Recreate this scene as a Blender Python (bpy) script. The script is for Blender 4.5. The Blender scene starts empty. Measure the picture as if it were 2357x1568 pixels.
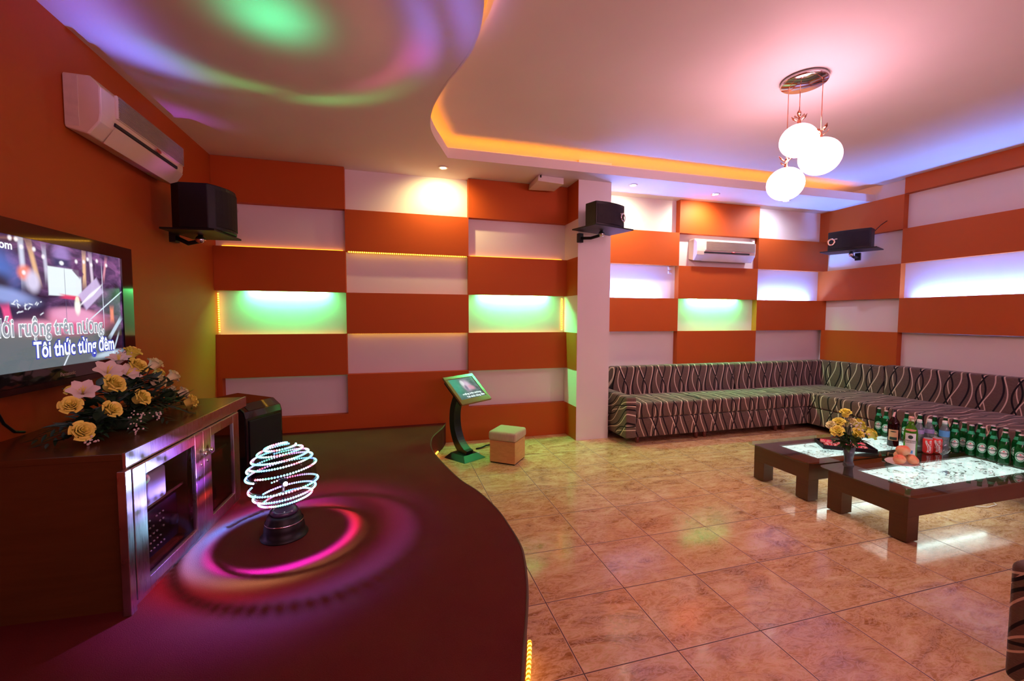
import bpy, bmesh, math, random
from mathutils import Vector, Matrix, Euler
PI = math.pi
R = math.radians
C = bpy.context.scene.collection
SC = bpy.context.scene

# ------------------------------------------------------------------ camera
cam_d = bpy.data.cameras.new('camera'); cam = bpy.data.objects.new('camera', cam_d); C.objects.link(cam)
SC.camera = cam
cam_d.sensor_width = 36.0; cam_d.lens = 36.0 * 977.5 / 2357; cam_d.clip_start = 0.02; cam_d.clip_end = 60
yaw, pitch, roll = 0.2751, 0.0547, -0.0028
cam.location = (0, 0, 1.4375)
cam.rotation_euler = (Matrix.Rotation(-yaw, 3, 'Z') @ Matrix.Rotation(PI/2 - pitch, 3, 'X') @ Matrix.Rotation(-roll, 3, 'Z')).to_euler()

# ------------------------------------------------------------------ world, exposure
w = bpy.data.worlds.new('world'); SC.world = w; w.use_nodes = True
w.node_tree.nodes['Background'].inputs[0].default_value = (0.9, 0.55, 0.7, 1)
w.node_tree.nodes['Background'].inputs[1].default_value = 0.02
vs = SC.view_settings; vs.view_transform = 'Standard'; vs.look = 'None'; vs.gamma = 1; vs.use_curve_mapping = False
vs.exposure = 0.18
SC.cycles.sample_clamp_indirect = 3.0; SC.cycles.sample_clamp_direct = 0
SC.cycles.caustics_reflective = False; SC.cycles.caustics_refractive = False
SC.cycles.max_bounces = 8; SC.cycles.diffuse_bounces = 4; SC.cycles.transparent_max_bounces = 12
SC.cycles.use_denoising = True; SC.cycles.use_light_tree = True

# ------------------------------------------------------------------ room numbers (metres)
XL, YA, XC, YC, XC2, YB, XR, P = -1.674, 4.8123, 2.0512, 4.5061, 2.4632, 4.876, 6.1948, 0.0831
ZS, ZC, ZU = 0.2315, 2.9961, 3.195
Z1, Z2, Z3, Z4, Z5, Z6 = 2.5612, 2.1289, 1.6933, 1.2584, 0.8217, 0.3957
X1, X2, B1, B2, C1 = -0.4636, 0.8434, 3.6796, 4.985, 3.8713
YR = -3.2                                  # rear wall, behind the camera

# ------------------------------------------------------------------ light helpers; two unseen area lights added behind the camera as pink fill
def area(name, loc, rot, sx, sy, col, power, spread=180):
    d = bpy.data.lights.new(name, 'AREA'); d.shape = 'RECTANGLE'; d.size = sx; d.size_y = sy
    d.color = col; d.energy = power; d.spread = R(spread)
    o = bpy.data.objects.new(name, d); o.location = loc; o.rotation_euler = rot; C.objects.link(o); return o
def spot(name, loc, target, col, power, angle=70, blend=0.6, rad=0.03):
    d = bpy.data.lights.new(name, 'SPOT'); d.color = col; d.energy = power; d.spot_size = R(angle); d.spot_blend = blend; d.shadow_soft_size = rad
    o = bpy.data.objects.new(name, d); o.location = loc
    o.rotation_euler = (Vector(target) - Vector(loc)).to_track_quat('-Z', 'Y').to_euler(); C.objects.link(o); return o
def point(name, loc, col, power, rad=0.05):
    d = bpy.data.lights.new(name, 'POINT'); d.color = col; d.energy = power; d.shadow_soft_size = rad
    o = bpy.data.objects.new(name, d); o.location = loc; C.objects.link(o); return o
area('rear_fill_area', (2.6, YR + 0.25, 2.3), (R(104), 0, 0), 5.0, 0.5, (1.0, 0.46, 0.66), 74)
area('stage_fill_area', (-0.9, YR + 0.25, 2.2), (R(80), 0, 0), 1.2, 0.4, (1.0, 0.40, 0.30), 7)

# ------------------------------------------------------------------ mesh helpers
class MB:
    def __init__(s): s.v = []; s.f = []; s.mi = []; s.sm = []
    def add(s, vs, fs, mi=0, sm=False):
        b = len(s.v); s.v += [tuple(v) for v in vs]
        for f in fs: s.f.append(tuple(b + i for i in f)); s.mi.append(mi); s.sm.append(sm)
        return s
    def box(s, x0, x1, y0, y1, z0, z1, mi=0, M=None):
        vs = [(x, y, z) for x in (x0, x1) for y in (y0, y1) for z in (z0, z1)]
        if M: vs = [M @ Vector(v) for v in vs]
        return s.add(vs, [(0,1,3,2),(4,6,7,5),(0,4,5,1),(2,3,7,6),(0,2,6,4),(1,5,7,3)], mi)
    def rbox(s, x0, x1, y0, y1, z0, z1, r=0.02, seg=3, M=None, mi=0):
        bm = bmesh.new(); bmesh.ops.create_cube(bm, size=1)
        for v in bm.verts: v.co = Vector(((x0+x1)/2 + v.co.x*(x1-x0), (y0+y1)/2 + v.co.y*(y1-y0), (z0+z1)/2 + v.co.z*(z1-z0)))
        bmesh.ops.bevel(bm, geom=bm.edges[:], offset=r, segments=seg, affect='EDGES', profile=0.5)
        return s.frombm(bm, M, mi, True)
    def frombm(s, bm, M=None, mi=0, sm=True):
        bm.verts.ensure_lookup_table(); bm.verts.index_update()
        vs = [(M @ v.co) if M else v.co.copy() for v in bm.verts]
        s.add(vs, [[v.index for v in f.verts] for f in bm.faces], mi, sm); bm.free(); return s
    def lathe(s, prof, n=24, M=None, mi=0, cap=True, sm=True):
        vs = []; fs = []
        for r, z in prof:
            for i in range(n):
                a = 2*PI*i/n; v = Vector((r*math.cos(a), r*math.sin(a), z)); vs.append(M @ v if M else v)
        for k in range(len(prof)-1):
            for i in range(n):
                j = (i+1) % n; fs.append((k*n+i, k*n+j, (k+1)*n+j, (k+1)*n+i))
        if cap:
            if prof[0][0] > 1e-5: fs.append(tuple(reversed(range(n))))
            if prof[-1][0] > 1e-5: fs.append(tuple((len(prof)-1)*n + i for i in range(n)))
        return s.add(vs, fs, mi, sm)
    def sphere(s, c, r, n=16, m=10, sc=(1,1,1), M=None, mi=0):
        prof = [(max(1e-6, math.sin(PI*k/m)), -math.cos(PI*k/m)) for k in range(m+1)]
        T = Matrix.Translation(c) @ Matrix.Diagonal((r*sc[0], r*sc[1], r*sc[2], 1))
        return s.lathe(prof, n, (M @ T) if M else T, mi, False)
    def tube(s, pts, r, n=8, mi=0, cap=True, closed=False):
        pts = [Vector(p) for p in pts]; N = len(pts); vs = []; fs = []
        rr = r if isinstance(r, (list, tuple)) else [r]*N
        up = None
        for k, p in enumerate(pts):
            a = pts[(k-1) % N] if (k or closed) else p; b = pts[(k+1) % N] if (k < N-1 or closed) else p
            t = (b-a).normalized()
            if up is None: up = Vector((0,0,1)) if abs(t.z) < 0.9 else Vector((1,0,0))
            side = t.cross(up).normalized(); up = side.cross(t).normalized()
            for i in range(n):
                an = 2*PI*i/n; vs.append(p + (side*math.cos(an) + up*math.sin(an))*rr[k])
        for k in range(N if closed else N-1):
            kk = (k+1) % N
            for i in range(n):
                j = (i+1) % n; fs.append((k*n+i, k*n+j, kk*n+j, kk*n+i))
        if cap and not closed: fs.append(tuple(reversed(range(n)))); fs.append(tuple((N-1)*n+i for i in range(n)))
        return s.add(vs, fs, mi, True)
    def prism(s, poly, z0, z1, M=None, mi=0, sm=False):
        n = len(poly)
        vs = [Vector((x, y, z0)) for x, y in poly] + [Vector((x, y, z1)) for x, y in poly]
        if M: vs = [M @ v for v in vs]
        fs = [tuple(reversed(range(n))), tuple(range(n, 2*n))]
        s.add(vs, fs, mi, False); b = len(s.v) - 2*n
        for i in range(n):
            j = (i+1) % n; s.f.append((b+i, b+j, b+n+j, b+n+i)); s.mi.append(mi); s.sm.append(sm)
        return s
    def quad(s, a, b, c, d, mi=0): return s.add([a, b, c, d], [(0,1,2,3)], mi)
    def build(s, name, mat, parent=None, bevel=0, loc=None, fix=True):
        me = bpy.data.meshes.new(name); me.from_pydata(s.v, [], s.f)
        for m in (mat if isinstance(mat, (list, tuple)) else [mat]): me.materials.append(m)
        for p, mi, sm in zip(me.polygons, s.mi, s.sm): p.material_index = mi; p.use_smooth = sm
        me.update()
        if fix:
            bm = bmesh.new(); bm.from_mesh(me); bmesh.ops.recalc_face_normals(bm, faces=bm.faces[:]); bm.to_mesh(me); bm.free()
        o = bpy.data.objects.new(name, me); C.objects.link(o)
        if parent: o.parent = parent
        if loc: o.location = loc
        if bevel:
            b = o.modifiers.new('bevel', 'BEVEL'); b.width = bevel; b.segments = 2; b.limit_method = 'ANGLE'; b.angle_limit = R(40)
        return o
def tag(o, label, cat, group=None, kind=None):
    o['label'] = label; o['category'] = cat
    if group: o['group'] = group
    if kind: o['kind'] = kind
    return o
def thing(name, label, cat, loc=(0,0,0), rz=0, group=None, rot=None):
    o = bpy.data.objects.new(name, None); o.empty_display_size = 0.05; C.objects.link(o)
    o.location = loc; o.rotation_euler = rot if rot else (0, 0, rz)
    return tag(o, label, cat, group)
def struct(mb, name, mat, parent=None, bevel=0):
    o = mb.build(name, mat, parent, bevel)
    if not parent: o['kind'] = 'structure'
    return o
def dup(root, loc, rz=None, label=None, group=None):
    r = root.copy(); C.objects.link(r); r.location = loc
    if rz is not None: r.rotation_euler = (0, 0, rz)
    if label: r['label'] = label
    if group: r['group'] = group
    for ch in list(root.children):
        c = ch.copy(); C.objects.link(c); c.parent = r
        for g in list(ch.children):
            d = g.copy(); C.objects.link(d); d.parent = c
    return r
def text(name, body, mat, parent, M, size, ext=0.0006, off=0.0, align='LEFT', shear=0, sx=1.0):
    cu = bpy.data.curves.new(name, 'FONT'); cu.body = body; cu.size = size; cu.extrude = ext; cu.offset = off
    cu.align_x = align; cu.shear = shear; cu.resolution_u = 3
    t = bpy.data.objects.new(name + '_tmp', cu); C.objects.link(t)
    dg = bpy.context.evaluated_depsgraph_get(); dg.update()
    me = bpy.data.meshes.new_from_object(t.evaluated_get(dg)); bpy.data.objects.remove(t); bpy.data.curves.remove(cu)
    me.transform(M @ Matrix.Diagonal((sx, 1, 1, 1))); me.name = name; me.materials.clear(); me.materials.append(mat)
    o = bpy.data.objects.new(name, me); C.objects.link(o)
    if parent: o.parent = parent
    return o

# ------------------------------------------------------------------ node helpers
class NT:
    def __init__(s, name, light=None):
        if light is None:
            s.m = bpy.data.materials.new(name); s.m.use_nodes = True; s.t = s.m.node_tree
            s.b = s.t.nodes['Principled BSDF']; s.out = s.t.nodes['Material Output']
        else: light.use_nodes = True; s.t = light.node_tree
    def n(s, typ, **kw):
        x = s.t.nodes.new(typ)
        for k, v in kw.items():
            if k.startswith('i_'): s.put(x.inputs[k[2:].replace('_', ' ')], v)
            else: setattr(x, k, v)
        return x
    def put(s, sock, v):
        if isinstance(v, bpy.types.NodeSocket): s.t.links.new(v, sock)
        elif isinstance(v, bpy.types.Node): s.t.links.new(v.outputs[0], sock)
        elif v is not None:
            if isinstance(v, (tuple, list)) and len(v) == 3 and sock.type == 'RGBA': v = (*v, 1)
            sock.default_value = v
    def math(s, op, a, b=None, c=None, clamp=False):
        x = s.t.nodes.new('ShaderNodeMath'); x.operation = op; x.use_clamp = clamp
        s.put(x.inputs[0], a)
        if b is not None: s.put(x.inputs[1], b)
        if c is not None: s.put(x.inputs[2], c)
        return x.outputs[0]
    def vec(s, op, a, b=None):
        x = s.t.nodes.new('ShaderNodeVectorMath'); x.operation = op; s.put(x.inputs[0], a)
        if b is not None: s.put(x.inputs[1], b)
        return x.outputs['Value'] if op in ('DOT_PRODUCT', 'LENGTH') else x.outputs[0]
    def mix(s, f, a, b, mode='MIX'):
        x = s.t.nodes.new('ShaderNodeMix'); x.data_type = 'RGBA'; x.blend_type = mode
        s.put(x.inputs[0], f); s.put(x.inputs[6], a); s.put(x.inputs[7], b); return x.outputs[2]
    def ramp(s, f, stops, interp='LINEAR'):
        x = s.t.nodes.new('ShaderNodeValToRGB'); x.color_ramp.interpolation = interp; e = x.color_ramp.elements
        while len(e) < len(stops): e.new(0.5)
        for q, (p, c) in zip(e, stops): q.position = p; q.color = (*c, 1) if len(c) == 3 else c
        s.put(x.inputs[0], f); return x.outputs[0]
    def co(s, k='Object'): return s.n('ShaderNodeTexCoord').outputs[k]
    def noise(s, vec, scale, detail=3, rough=0.5, dist=0, out='Fac'):
        x = s.n('ShaderNodeTexNoise'); s.put(x.inputs['Vector'], vec); x.inputs['Scale'].default_value = scale
        x.inputs['Detail'].default_value = detail; x.inputs['Roughness'].default_value = rough; x.inputs['Distortion'].default_value = dist
        return x.outputs[out]
    def bump(s, h, strength=0.2, dist=0.01):
        x = s.n('ShaderNodeBump'); x.inputs['Strength'].default_value = strength; x.inputs['Distance'].default_value = dist
        s.put(x.inputs['Height'], h); s.t.links.new(x.outputs[0], s.b.inputs['Normal'])
    def p(s, **kw):
        names = dict(col='Base Color', rough='Roughness', metal='Metallic', trans='Transmission Weight', ior='IOR', alpha='Alpha',
                     spec='Specular IOR Level', ecol='Emission Color', estr='Emission Strength', coat='Coat Weight', coatr='Coat Roughness', sheen='Sheen Weight')
        for k, v in kw.items(): s.put(s.b.inputs[names[k]], v)
        return s.m
def simple(name, col, rough=0.5, var=0.08, scale=9, **kw):
    t = NT(name); f = t.noise(t.co(), scale, 4)
    c = t.mix(f, tuple(x*(1-var) for x in col), tuple(min(1, x*(1+var)) for x in col))
    return t.p(col=c, rough=rough, **kw)
def emis(name, col, s):
    t = NT(name); return t.p(col=(0.02, 0.02, 0.02), ecol=col, estr=s, rough=0.5)

# ------------------------------------------------------------------ materials
def paint(name, col, rough=0.55):
    t = NT(name); o = t.co()
    f = t.noise(o, 1.3, 3); g = t.noise(o, 60, 2)
    c = t.mix(f, tuple(x*0.93 for x in col), tuple(min(1, x*1.06) for x in col))
    t.bump(g, 0.06, 0.002); return t.p(col=c, rough=rough, spec=0.28)
WHITE = paint('white_paint', (0.80, 0.78, 0.78)); CEIL = paint('ceiling_paint', (0.82, 0.80, 0.80), 0.6)
ORANGE = paint('burnt_orange_paint', (0.46, 0.080, 0.007), 0.62)
ORANGEW = paint('orange_wall_paint', (0.42, 0.068, 0.008), 0.58)
def mk_tile():
    t = NT('marbled_floor_tile'); o = t.co()
    s = t.n('ShaderNodeSeparateXYZ', i_Vector=o)
    x = t.math('DIVIDE', t.math('SUBTRACT', s.outputs[0], 0.729), 0.443); y = t.math('DIVIDE', t.math('SUBTRACT', s.outputs[1], 1.94), 0.443)
    fx = t.math('FRACT', x); fy = t.math('FRACT', y); ix = t.math('FLOOR', x); iy = t.math('FLOOR', y)
    dx = t.math('MINIMUM', fx, t.math('SUBTRACT', 1, fx)); dy = t.math('MINIMUM', fy, t.math('SUBTRACT', 1, fy))
    d = t.math('MINIMUM', dx, dy)
    grout = t.math('LESS_THAN', d, 0.0062); edge = t.math('LESS_THAN', d, 0.013)
    cid = t.n('ShaderNodeCombineXYZ', i_X=ix, i_Y=iy)
    wn = t.n('ShaderNodeTexWhiteNoise', i_Vector=cid)
    off = t.vec('SCALE', wn.outputs['Color'], None); off.node.inputs['Scale'].default_value = 7.0
    v = t.vec('ADD', t.vec('MULTIPLY', o, (1.0, 2.2, 1.0)), off)
    n1 = t.noise(v, 3.2, 7, 0.66, 1.6); n2 = t.noise(v, 9, 6, 0.7, 2.2)
    c = t.ramp(n1, [(0.34, (0.26, 0.105, 0.032)), (0.45, (0.48, 0.245, 0.095)), (0.55, (0.60, 0.36, 0.16)), (0.68, (0.73, 0.56, 0.31))])
    veins = t.ramp(n2, [(0.42, (0, 0, 0)), (0.5, (1, 1, 1)), (0.58, (0, 0, 0))])
    c = t.mix(t.math('MULTIPLY', veins, 0.55), c, (0.86, 0.60, 0.42))
    c = t.mix(t.math('MULTIPLY', wn.outputs['Value'], 0.12), c, (0.5, 0.2, 0.09))
    c = t.mix(edge, c, (0.74, 0.46, 0.30)); c = t.mix(grout, c, (0.10, 0.045, 0.03))
    t.bump(t.math('MULTIPLY', t.math('SUBTRACT', 1, grout), 1), 0.5, 0.002)
    return t.p(col=c, rough=t.math('ADD', t.math('ADD', 0.055, t.math('MULTIPLY', n2, 0.13)), t.math('MULTIPLY', grout, 0.5)), spec=0.5)
TILE = mk_tile()
def mk_carpet():
    t = NT('dark_red_carpet'); o = t.co(); n = t.noise(o, 260, 3, 0.7); m = t.noise(o, 4, 3)
    c = t.mix(n, (0.050, 0.005, 0.006), (0.15, 0.018, 0.022)); c = t.mix(t.math('MULTIPLY', m, 0.3), c, (0.20, 0.05, 0.02))
    t.bump(n, 0.5, 0.006); return t.p(col=c, rough=0.95, spec=0.1)
CARPET = mk_carpet()
def mk_fabric(name, U, V, W=0.0):
    t = NT(name); o = t.co(); u = t.vec('DOT_PRODUCT', o, U); v = t.vec('DOT_PRODUCT', o, V)
    wv = t.noise(t.vec('MULTIPLY', o, (2, 2, 2)), 1.0, 2)
    def line(sh, amp, ph, wid, per=0.30, k=2*PI/0.66, drift=0.0):
        a = t.math('MULTIPLY', t.math('SINE', t.math('ADD', t.math('MULTIPLY', v, k), ph)), amp)
        a = t.math('ADD', t.math('ADD', u, a), t.math('ADD', sh, t.math('MULTIPLY', v, drift)))
        f = t.math('FRACT', t.math('DIVIDE', a, per)); d = t.math('MULTIPLY', t.math('ABSOLUTE', t.math('SUBTRACT', f, 0.5)), per)
        return t.math('LESS_THAN', d, wid)
    g = t.noise(t.vec('MULTIPLY', o, (8, 8, 90)), 6, 4, 0.7)
    base = t.ramp(g, [(0.3, (0.085, 0.050, 0.042)), (0.55, (0.145, 0.090, 0.076)), (0.75, (0.20, 0.13, 0.11))])
    CR, BK = (0.66, 0.50, 0.42), (0.010, 0.006, 0.010); q = 0.275
    for sh, amp, ph, wid in ((0.035, 0.036, 0.5, 0.0056), (0.165, 0.040, 2.6, 0.0052), (0.190, 0.046, 5.4, 0.0056)): c = base = t.mix(line(sh, amp, ph, wid, q, drift=0.10), base, CR)
    for sh, amp, ph, wid in ((0.0, 0.036, 0.0, 0.0084), (0.130, 0.044, 0.2, 0.0080), (0.150, 0.048, 3.4, 0.0080)): c = t.mix(line(sh, amp, ph, wid, q, drift=0.10), c, BK)
    t.bump(g, 0.2, 0.003); return t.p(col=c, rough=0.9, spec=0.15, sheen=0.15)
FAB_B = mk_fabric('wavy_line_fabric_long', (1, 0, 0), (0, 0.9, 1)); FAB_C = mk_fabric('wavy_line_fabric_side', (0, 1, 0), (0.9, 0, 1))
FAB_A = mk_fabric('wavy_line_fabric_arm', (0.1, 0.5, 1), (0.2, 1, -0.45))
def wood(name, c1, c2, rough=0.3, axis=(1, 1, 12), sc=3):
    t = NT(name); o = t.vec('MULTIPLY', t.co(), axis); n = t.noise(o, sc, 5, 0.6, 0.8)
    return t.p(col=t.mix(n, c1, c2), rough=rough)
DWOOD = wood('dark_table_wood', (0.062, 0.019, 0.007), (0.12, 0.038, 0.013), 0.28)
CWOOD = wood('brown_cabinet_wood', (0.062, 0.024, 0.006), (0.105, 0.042, 0.011), 0.25, (1, 1, 8))
LEGW = wood('sofa_leg_wood', (0.12, 0.03, 0.02), (0.2, 0.05, 0.03))
BLACKP = simple('black_plastic', (0.006, 0.005, 0.006), 0.42, spec=0.3); GLOSSB = simple('gloss_black', (0.010, 0.008, 0.010), 0.08, coat=0.5)
GRILLE = NT('speaker_grille'); _o = GRILLE.co(); _v = GRILLE.n('ShaderNodeTexVoronoi'); GRILLE.put(_v.inputs['Vector'], _o); _v.inputs['Scale'].default_value = 220
GRILLE.bump(_v.outputs['Distance'], 0.4, 0.002); GRILLE = GRILLE.p(col=(0.010, 0.006, 0.008), rough=0.6, spec=0.25)
STEEL = NT('brushed_steel'); _n = STEEL.noise(STEEL.vec('MULTIPLY', STEEL.co(), (1, 40, 1)), 10, 3)
STEEL = STEEL.p(col=STEEL.mix(_n, (0.50, 0.46, 0.48), (0.72, 0.68, 0.70)), rough=STEEL.math('ADD', 0.22, STEEL.math('MULTIPLY', _n, 0.15)), metal=1.0)
CHROME = simple('chrome', (0.75, 0.75, 0.8), 0.10, metal=1.0)
IVORY = simple('ivory_plastic', (0.78, 0.64, 0.46), 0.4); ACW = simple('white_plastic', (0.80, 0.76, 0.72), 0.35)
STAIN = simple('yellowed_plastic', (0.70, 0.60, 0.48), 0.45, 0.2, 20)
DARK = simple('dark_slot', (0.01, 0.008, 0.012), 0.6)
def glass(name, col, rough=0.0, ior=1.45, alpha=None):
    t = NT(name)
    tr = t.n('ShaderNodeBsdfTransparent', i_Color=(*col, 1)); gl = t.n('ShaderNodeBsdfGlossy', i_Roughness=rough, i_Color=(1, 1, 1, 1))
    lw = t.n('ShaderNodeFresnel', i_IOR=ior); mx = t.n('ShaderNodeMixShader')
    geo = t.n('ShaderNodeNewGeometry'); t.put(mx.inputs[0], t.math('MULTIPLY', lw.outputs[0], t.math('SUBTRACT', 1, geo.outputs['Backfacing']))); t.t.links.new(tr.outputs[0], mx.inputs[1]); t.t.links.new(gl.outputs[0], mx.inputs[2])
    t.t.links.new(mx.outputs[0], t.out.inputs[0]); return t.m
TGLASS = glass('table_glass', (0.80, 0.90, 0.88), 0.0, 1.6)
DGLASS = glass('tinted_door_glass', (0.80, 0.77, 0.79), 0.0, 1.5)
CGLASS = glass('clear_glass', (0.93, 0.95, 0.95), 0.0, 1.5)
SMOKE = glass('smoky_shell', (0.70, 0.68, 0.74), 0.05, 1.2)
def bglass(name, col, trans, rough=0.06):
    t = NT(name); tr = t.n('ShaderNodeBsdfTransparent', i_Color=(*trans, 1)); b = t.b
    t.p(col=col, rough=rough, spec=0.6)
    mx = t.n('ShaderNodeMixShader'); mx.inputs[0].default_value = 0.55
    t.t.links.new(tr.outputs[0], mx.inputs[1]); t.t.links.new(b.outputs[0], mx.inputs[2]); t.t.links.new(mx.outputs[0], t.out.inputs[0]); return t.m
GREENG = bglass('green_bottle_glass', (0.005, 0.11, 0.025), (0.10, 0.62, 0.22))
LIMEG = bglass('lime_bottle_glass', (0.07, 0.26, 0.01), (0.35, 0.85, 0.12)); REDG = bglass('dark_red_bottle_glass', (0.02, 0.002, 0.004), (0.25, 0.02, 0.03))
PETC = bglass('clear_plastic_bottle', (0.20, 0.26, 0.30), (0.85, 0.92, 0.95), 0.12)
LEAF = simple('leaf_green', (0.03, 0.085, 0.02), 0.45, 0.4, 30); LEAF2 = simple('leaf_dark_green', (0.015, 0.05, 0.018), 0.5, 0.4, 30)
YEL = simple('yellow_petal', (0.98, 0.86, 0.14), 0.6, 0.12, 40); YELP = simple('pale_yellow_petal', (0.98, 0.90, 0.45), 0.6, 0.12, 40); CREAM = simple('white_petal', (0.80, 0.74, 0.66), 0.6)

# coloured tubes and rope lights
GREEN_T = emis('green_tube', (0.07, 1.0, 0.26), 340); BLUE_T = emis('blue_white_tube', (0.13, 0.30, 1.0), 400); ADDED_PINK_T = emis('added_pink_tube', (1.0, 0.32, 0.45), 14)
AMBER = emis('amber_rope', (1.0, 0.28, 0.01), 4)
def mk_bead(axis, pitch=0.022):
    t = NT('amber_led_beads_' + axis); s = t.n('ShaderNodeSeparateXYZ', i_Vector=t.co())
    f = t.math('FRACT', t.math('DIVIDE', s.outputs['XYZ'.index(axis)], pitch))
    on = t.math('LESS_THAN', t.math('ABSOLUTE', t.math('SUBTRACT', f, 0.5)), 0.25)
    return t.p(col=(0.5, 0.2, 0.02), ecol=t.mix(on, (1, 0.25, 0.0), (1.0, 0.50, 0.04)), estr=t.math('ADD', 1.2, t.math('MULTIPLY', on, 6)))
BEADX, BEADY, BEADZ = mk_bead('X'), mk_bead('Y'), mk_bead('Z')

# ================================================================== the room
ST = [(0.572,4.80),(0.52,4.62),(0.468,4.50),(0.40,4.34),(0.362,4.20),(0.338,4.02),(0.34,3.824),(0.370,3.594),(0.428,3.28),(0.483,3.046),(0.562,2.827),(0.622,2.532),(0.639,2.282),(0.641,2.099),(0.623,1.975),(0.582,1.802),(0.539,1.662),(0.495,1.54),(0.446,1.413),(0.400,1.285),(0.30,1.02),(0.17,0.70),(0.10,0.30),(0.12,-0.3),(0.22,-1.0),(0.25,-1.8),(0.20,YR)]
CV = [(0.543,4.264),(0.451,4.02),(0.391,3.867),(0.334,3.681),(0.313,3.526),(0.312,3.32),(0.337,3.129),(0.375,2.938),(0.417,2.781),(0.451,2.651),(0.473,2.523),(0.480,2.358),(0.469,2.225),(0.455,2.133),(0.40,1.90),(0.28,1.6),(0.12,1.2),(0.0,0.7),(-0.05,0.2),(0.0,-0.4),(0.12,-1.0),(0.15,-1.8),(0.1,-2.6)]
def smooth(pts, n=4):
    out = []
    for i in range(len(pts)-1):
        p0 = Vector(pts[max(0,i-1)]); p1 = Vector(pts[i]); p2 = Vector(pts[i+1]); p3 = Vector(pts[min(len(pts)-1,i+2)])
        for k in range(n):
            t = k/n; out.append(tuple(0.5*((2*p1)+(p2-p0)*t+(2*p0-5*p1+4*p2-p3)*t*t+(3*p1-p0-3*p2+p3)*t**3)))
    out.append(tuple(pts[-1])); return out
def offset(pts, d):
    out = []
    for i, p in enumerate(pts):
        a = Vector(pts[max(0,i-1)]); b = Vector(pts[min(len(pts)-1,i+1)]); t = (b-a).normalized(); out.append((p[0]-t.y*d, p[1]+t.x*d))
    return out
STs, CVs = smooth(ST), smooth(CV)
fl = MB().box(XL-0.1, XR+P+0.1, YR-0.1, YB+P+0.1, -0.06, 0.0); struct(fl, 'floor', TILE)
st = MB().prism([(XL+0.001, YA+P-0.001)] + [(0.574, YA+P-0.001)] + STs + [(XL+0.001, YR)], 0.001, ZS)
struct(st, 'floor_stage', CARPET)
# edge binding of the stage
W_ = MB().tube([(x, y, ZS-0.004) for x, y in STs], 0.007, 6); struct(W_, 'trim_stage_edge', simple('worn_edge', (0.10, 0.05, 0.03), 0.8))

struct(MB().box(XL-0.1, XL, YR-0.1, YB+P+0.1, -0.05, 3.3), 'wall_left', ORANGEW)
struct(MB().box(XL, XC, YA+P, YA+P+0.12, -0.05, 3.3), 'wall_back_left', WHITE)
struct(MB().box(XC, XC2, YC, YB+P+0.1, -0.05, 3.3), 'wall_column', WHITE)
struct(MB().box(XC2, XR+P, YB+P, YB+P+0.12, -0.05, 3.3), 'wall_back_right', WHITE)
struct(MB().box(XR+P, XR+P+0.1, YR-0.1, YB+P+0.1, -0.05, 3.3), 'wall_right', WHITE)
struct(MB().box(XL-0.1, XR+P+0.1, YR-0.1, YR, -0.05, 3.3), 'wall_rear', paint('rear_wall_pink', (0.75, 0.45, 0.42)))
# ceiling: cove roof, raised tray and dropped soffit
struct(MB().box(XL-0.1, XR+P+0.1, YR-0.1, YB+P+0.1, ZU+0.02, ZU+0.1), 'ceiling', CEIL)
inner = offset(CVs, 0.055)                # tray sheet, its edge a little inside the lip
tray = [(XR+P, 4.205), (0.60, 4.205)] + [(x, min(y, 4.205)) for x, y in inner[1:]] + [(0.12, YR), (XR+P, YR)]
struct(MB().prism(tray, ZU, ZU+0.019), 'ceiling_tray', CEIL)
outer = offset(CVs, -0.30)
def strip_wall(pts, z0, z1, thick, name, mat):
    a = pts; b = offset(pts, -thick); m = MB(); n = len(a)
    vs = [(x, y, z0) for x, y in a] + [(x, y, z1) for x, y in a] + [(x, y, z0) for x, y in b] + [(x, y, z1) for x, y in b]
    fs = []
    for i in range(n-1):
        fs += [(i, i+1, n+i+1, n+i), (2*n+i, 3*n+i, 3*n+i+1, 2*n+i+1), (n+i, n+i+1, 3*n+i+1, 3*n+i), (i, 2*n+i, 2*n+i+1, i+1)]
    m.add(vs, fs); return struct(m, name, mat)
lip = [(XR+P, 4.264)] + [(x, 4.264) for x in (4.5, 3.0, 1.5)] + CVs + [(0.1, YR)]
recess = [(XR+P, 4.56), (4.5, 4.56), (3.0, 4.56), (1.5, 4.56), (0.42, 4.56)] + [(x, min(y, 4.5)) for x, y in outer[2:]] + [(-0.2, YR)]
strip_wall(lip, ZC-0.0006, ZC+0.098, 0.014, 'ceiling_lip', WHITE)
strip_wall(recess, ZC+0.012, ZU+0.02, 0.014, 'ceiling_cove', CEIL)
lipb = offset(lip, -0.012)
sof = [(XL, YB+P), (XR+P, YB+P), (XR+P, 4.276)] + lipb[1:-1] + [(0.1, YR), (XL, YR)]
struct(MB().prism(list(reversed(sof)), ZC, ZC+0.012), 'ceiling_soffit', CEIL)

# cove rope light, one long strand lying on the soffit behind the lip
cl = [(XR-0.3, 4.36), (5, 4.36), (4, 4.36), (3, 4.36), (2, 4.36), (1, 4.36), (0.52, 4.36)] + [p for p in offset(CVs, -0.095) if p[1] < 4.28][1:-3]
cove = MB().tube([(x, y, ZC+0.03) for x, y in cl], 0.010, 6).build('rope_light', emis('cove_amber', (1.0, 0.27, 0.012), 16))
tag(cove, 'orange glowing rope light running behind the curved lip of the raised ceiling', 'rope light', 'rope lights')
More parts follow.
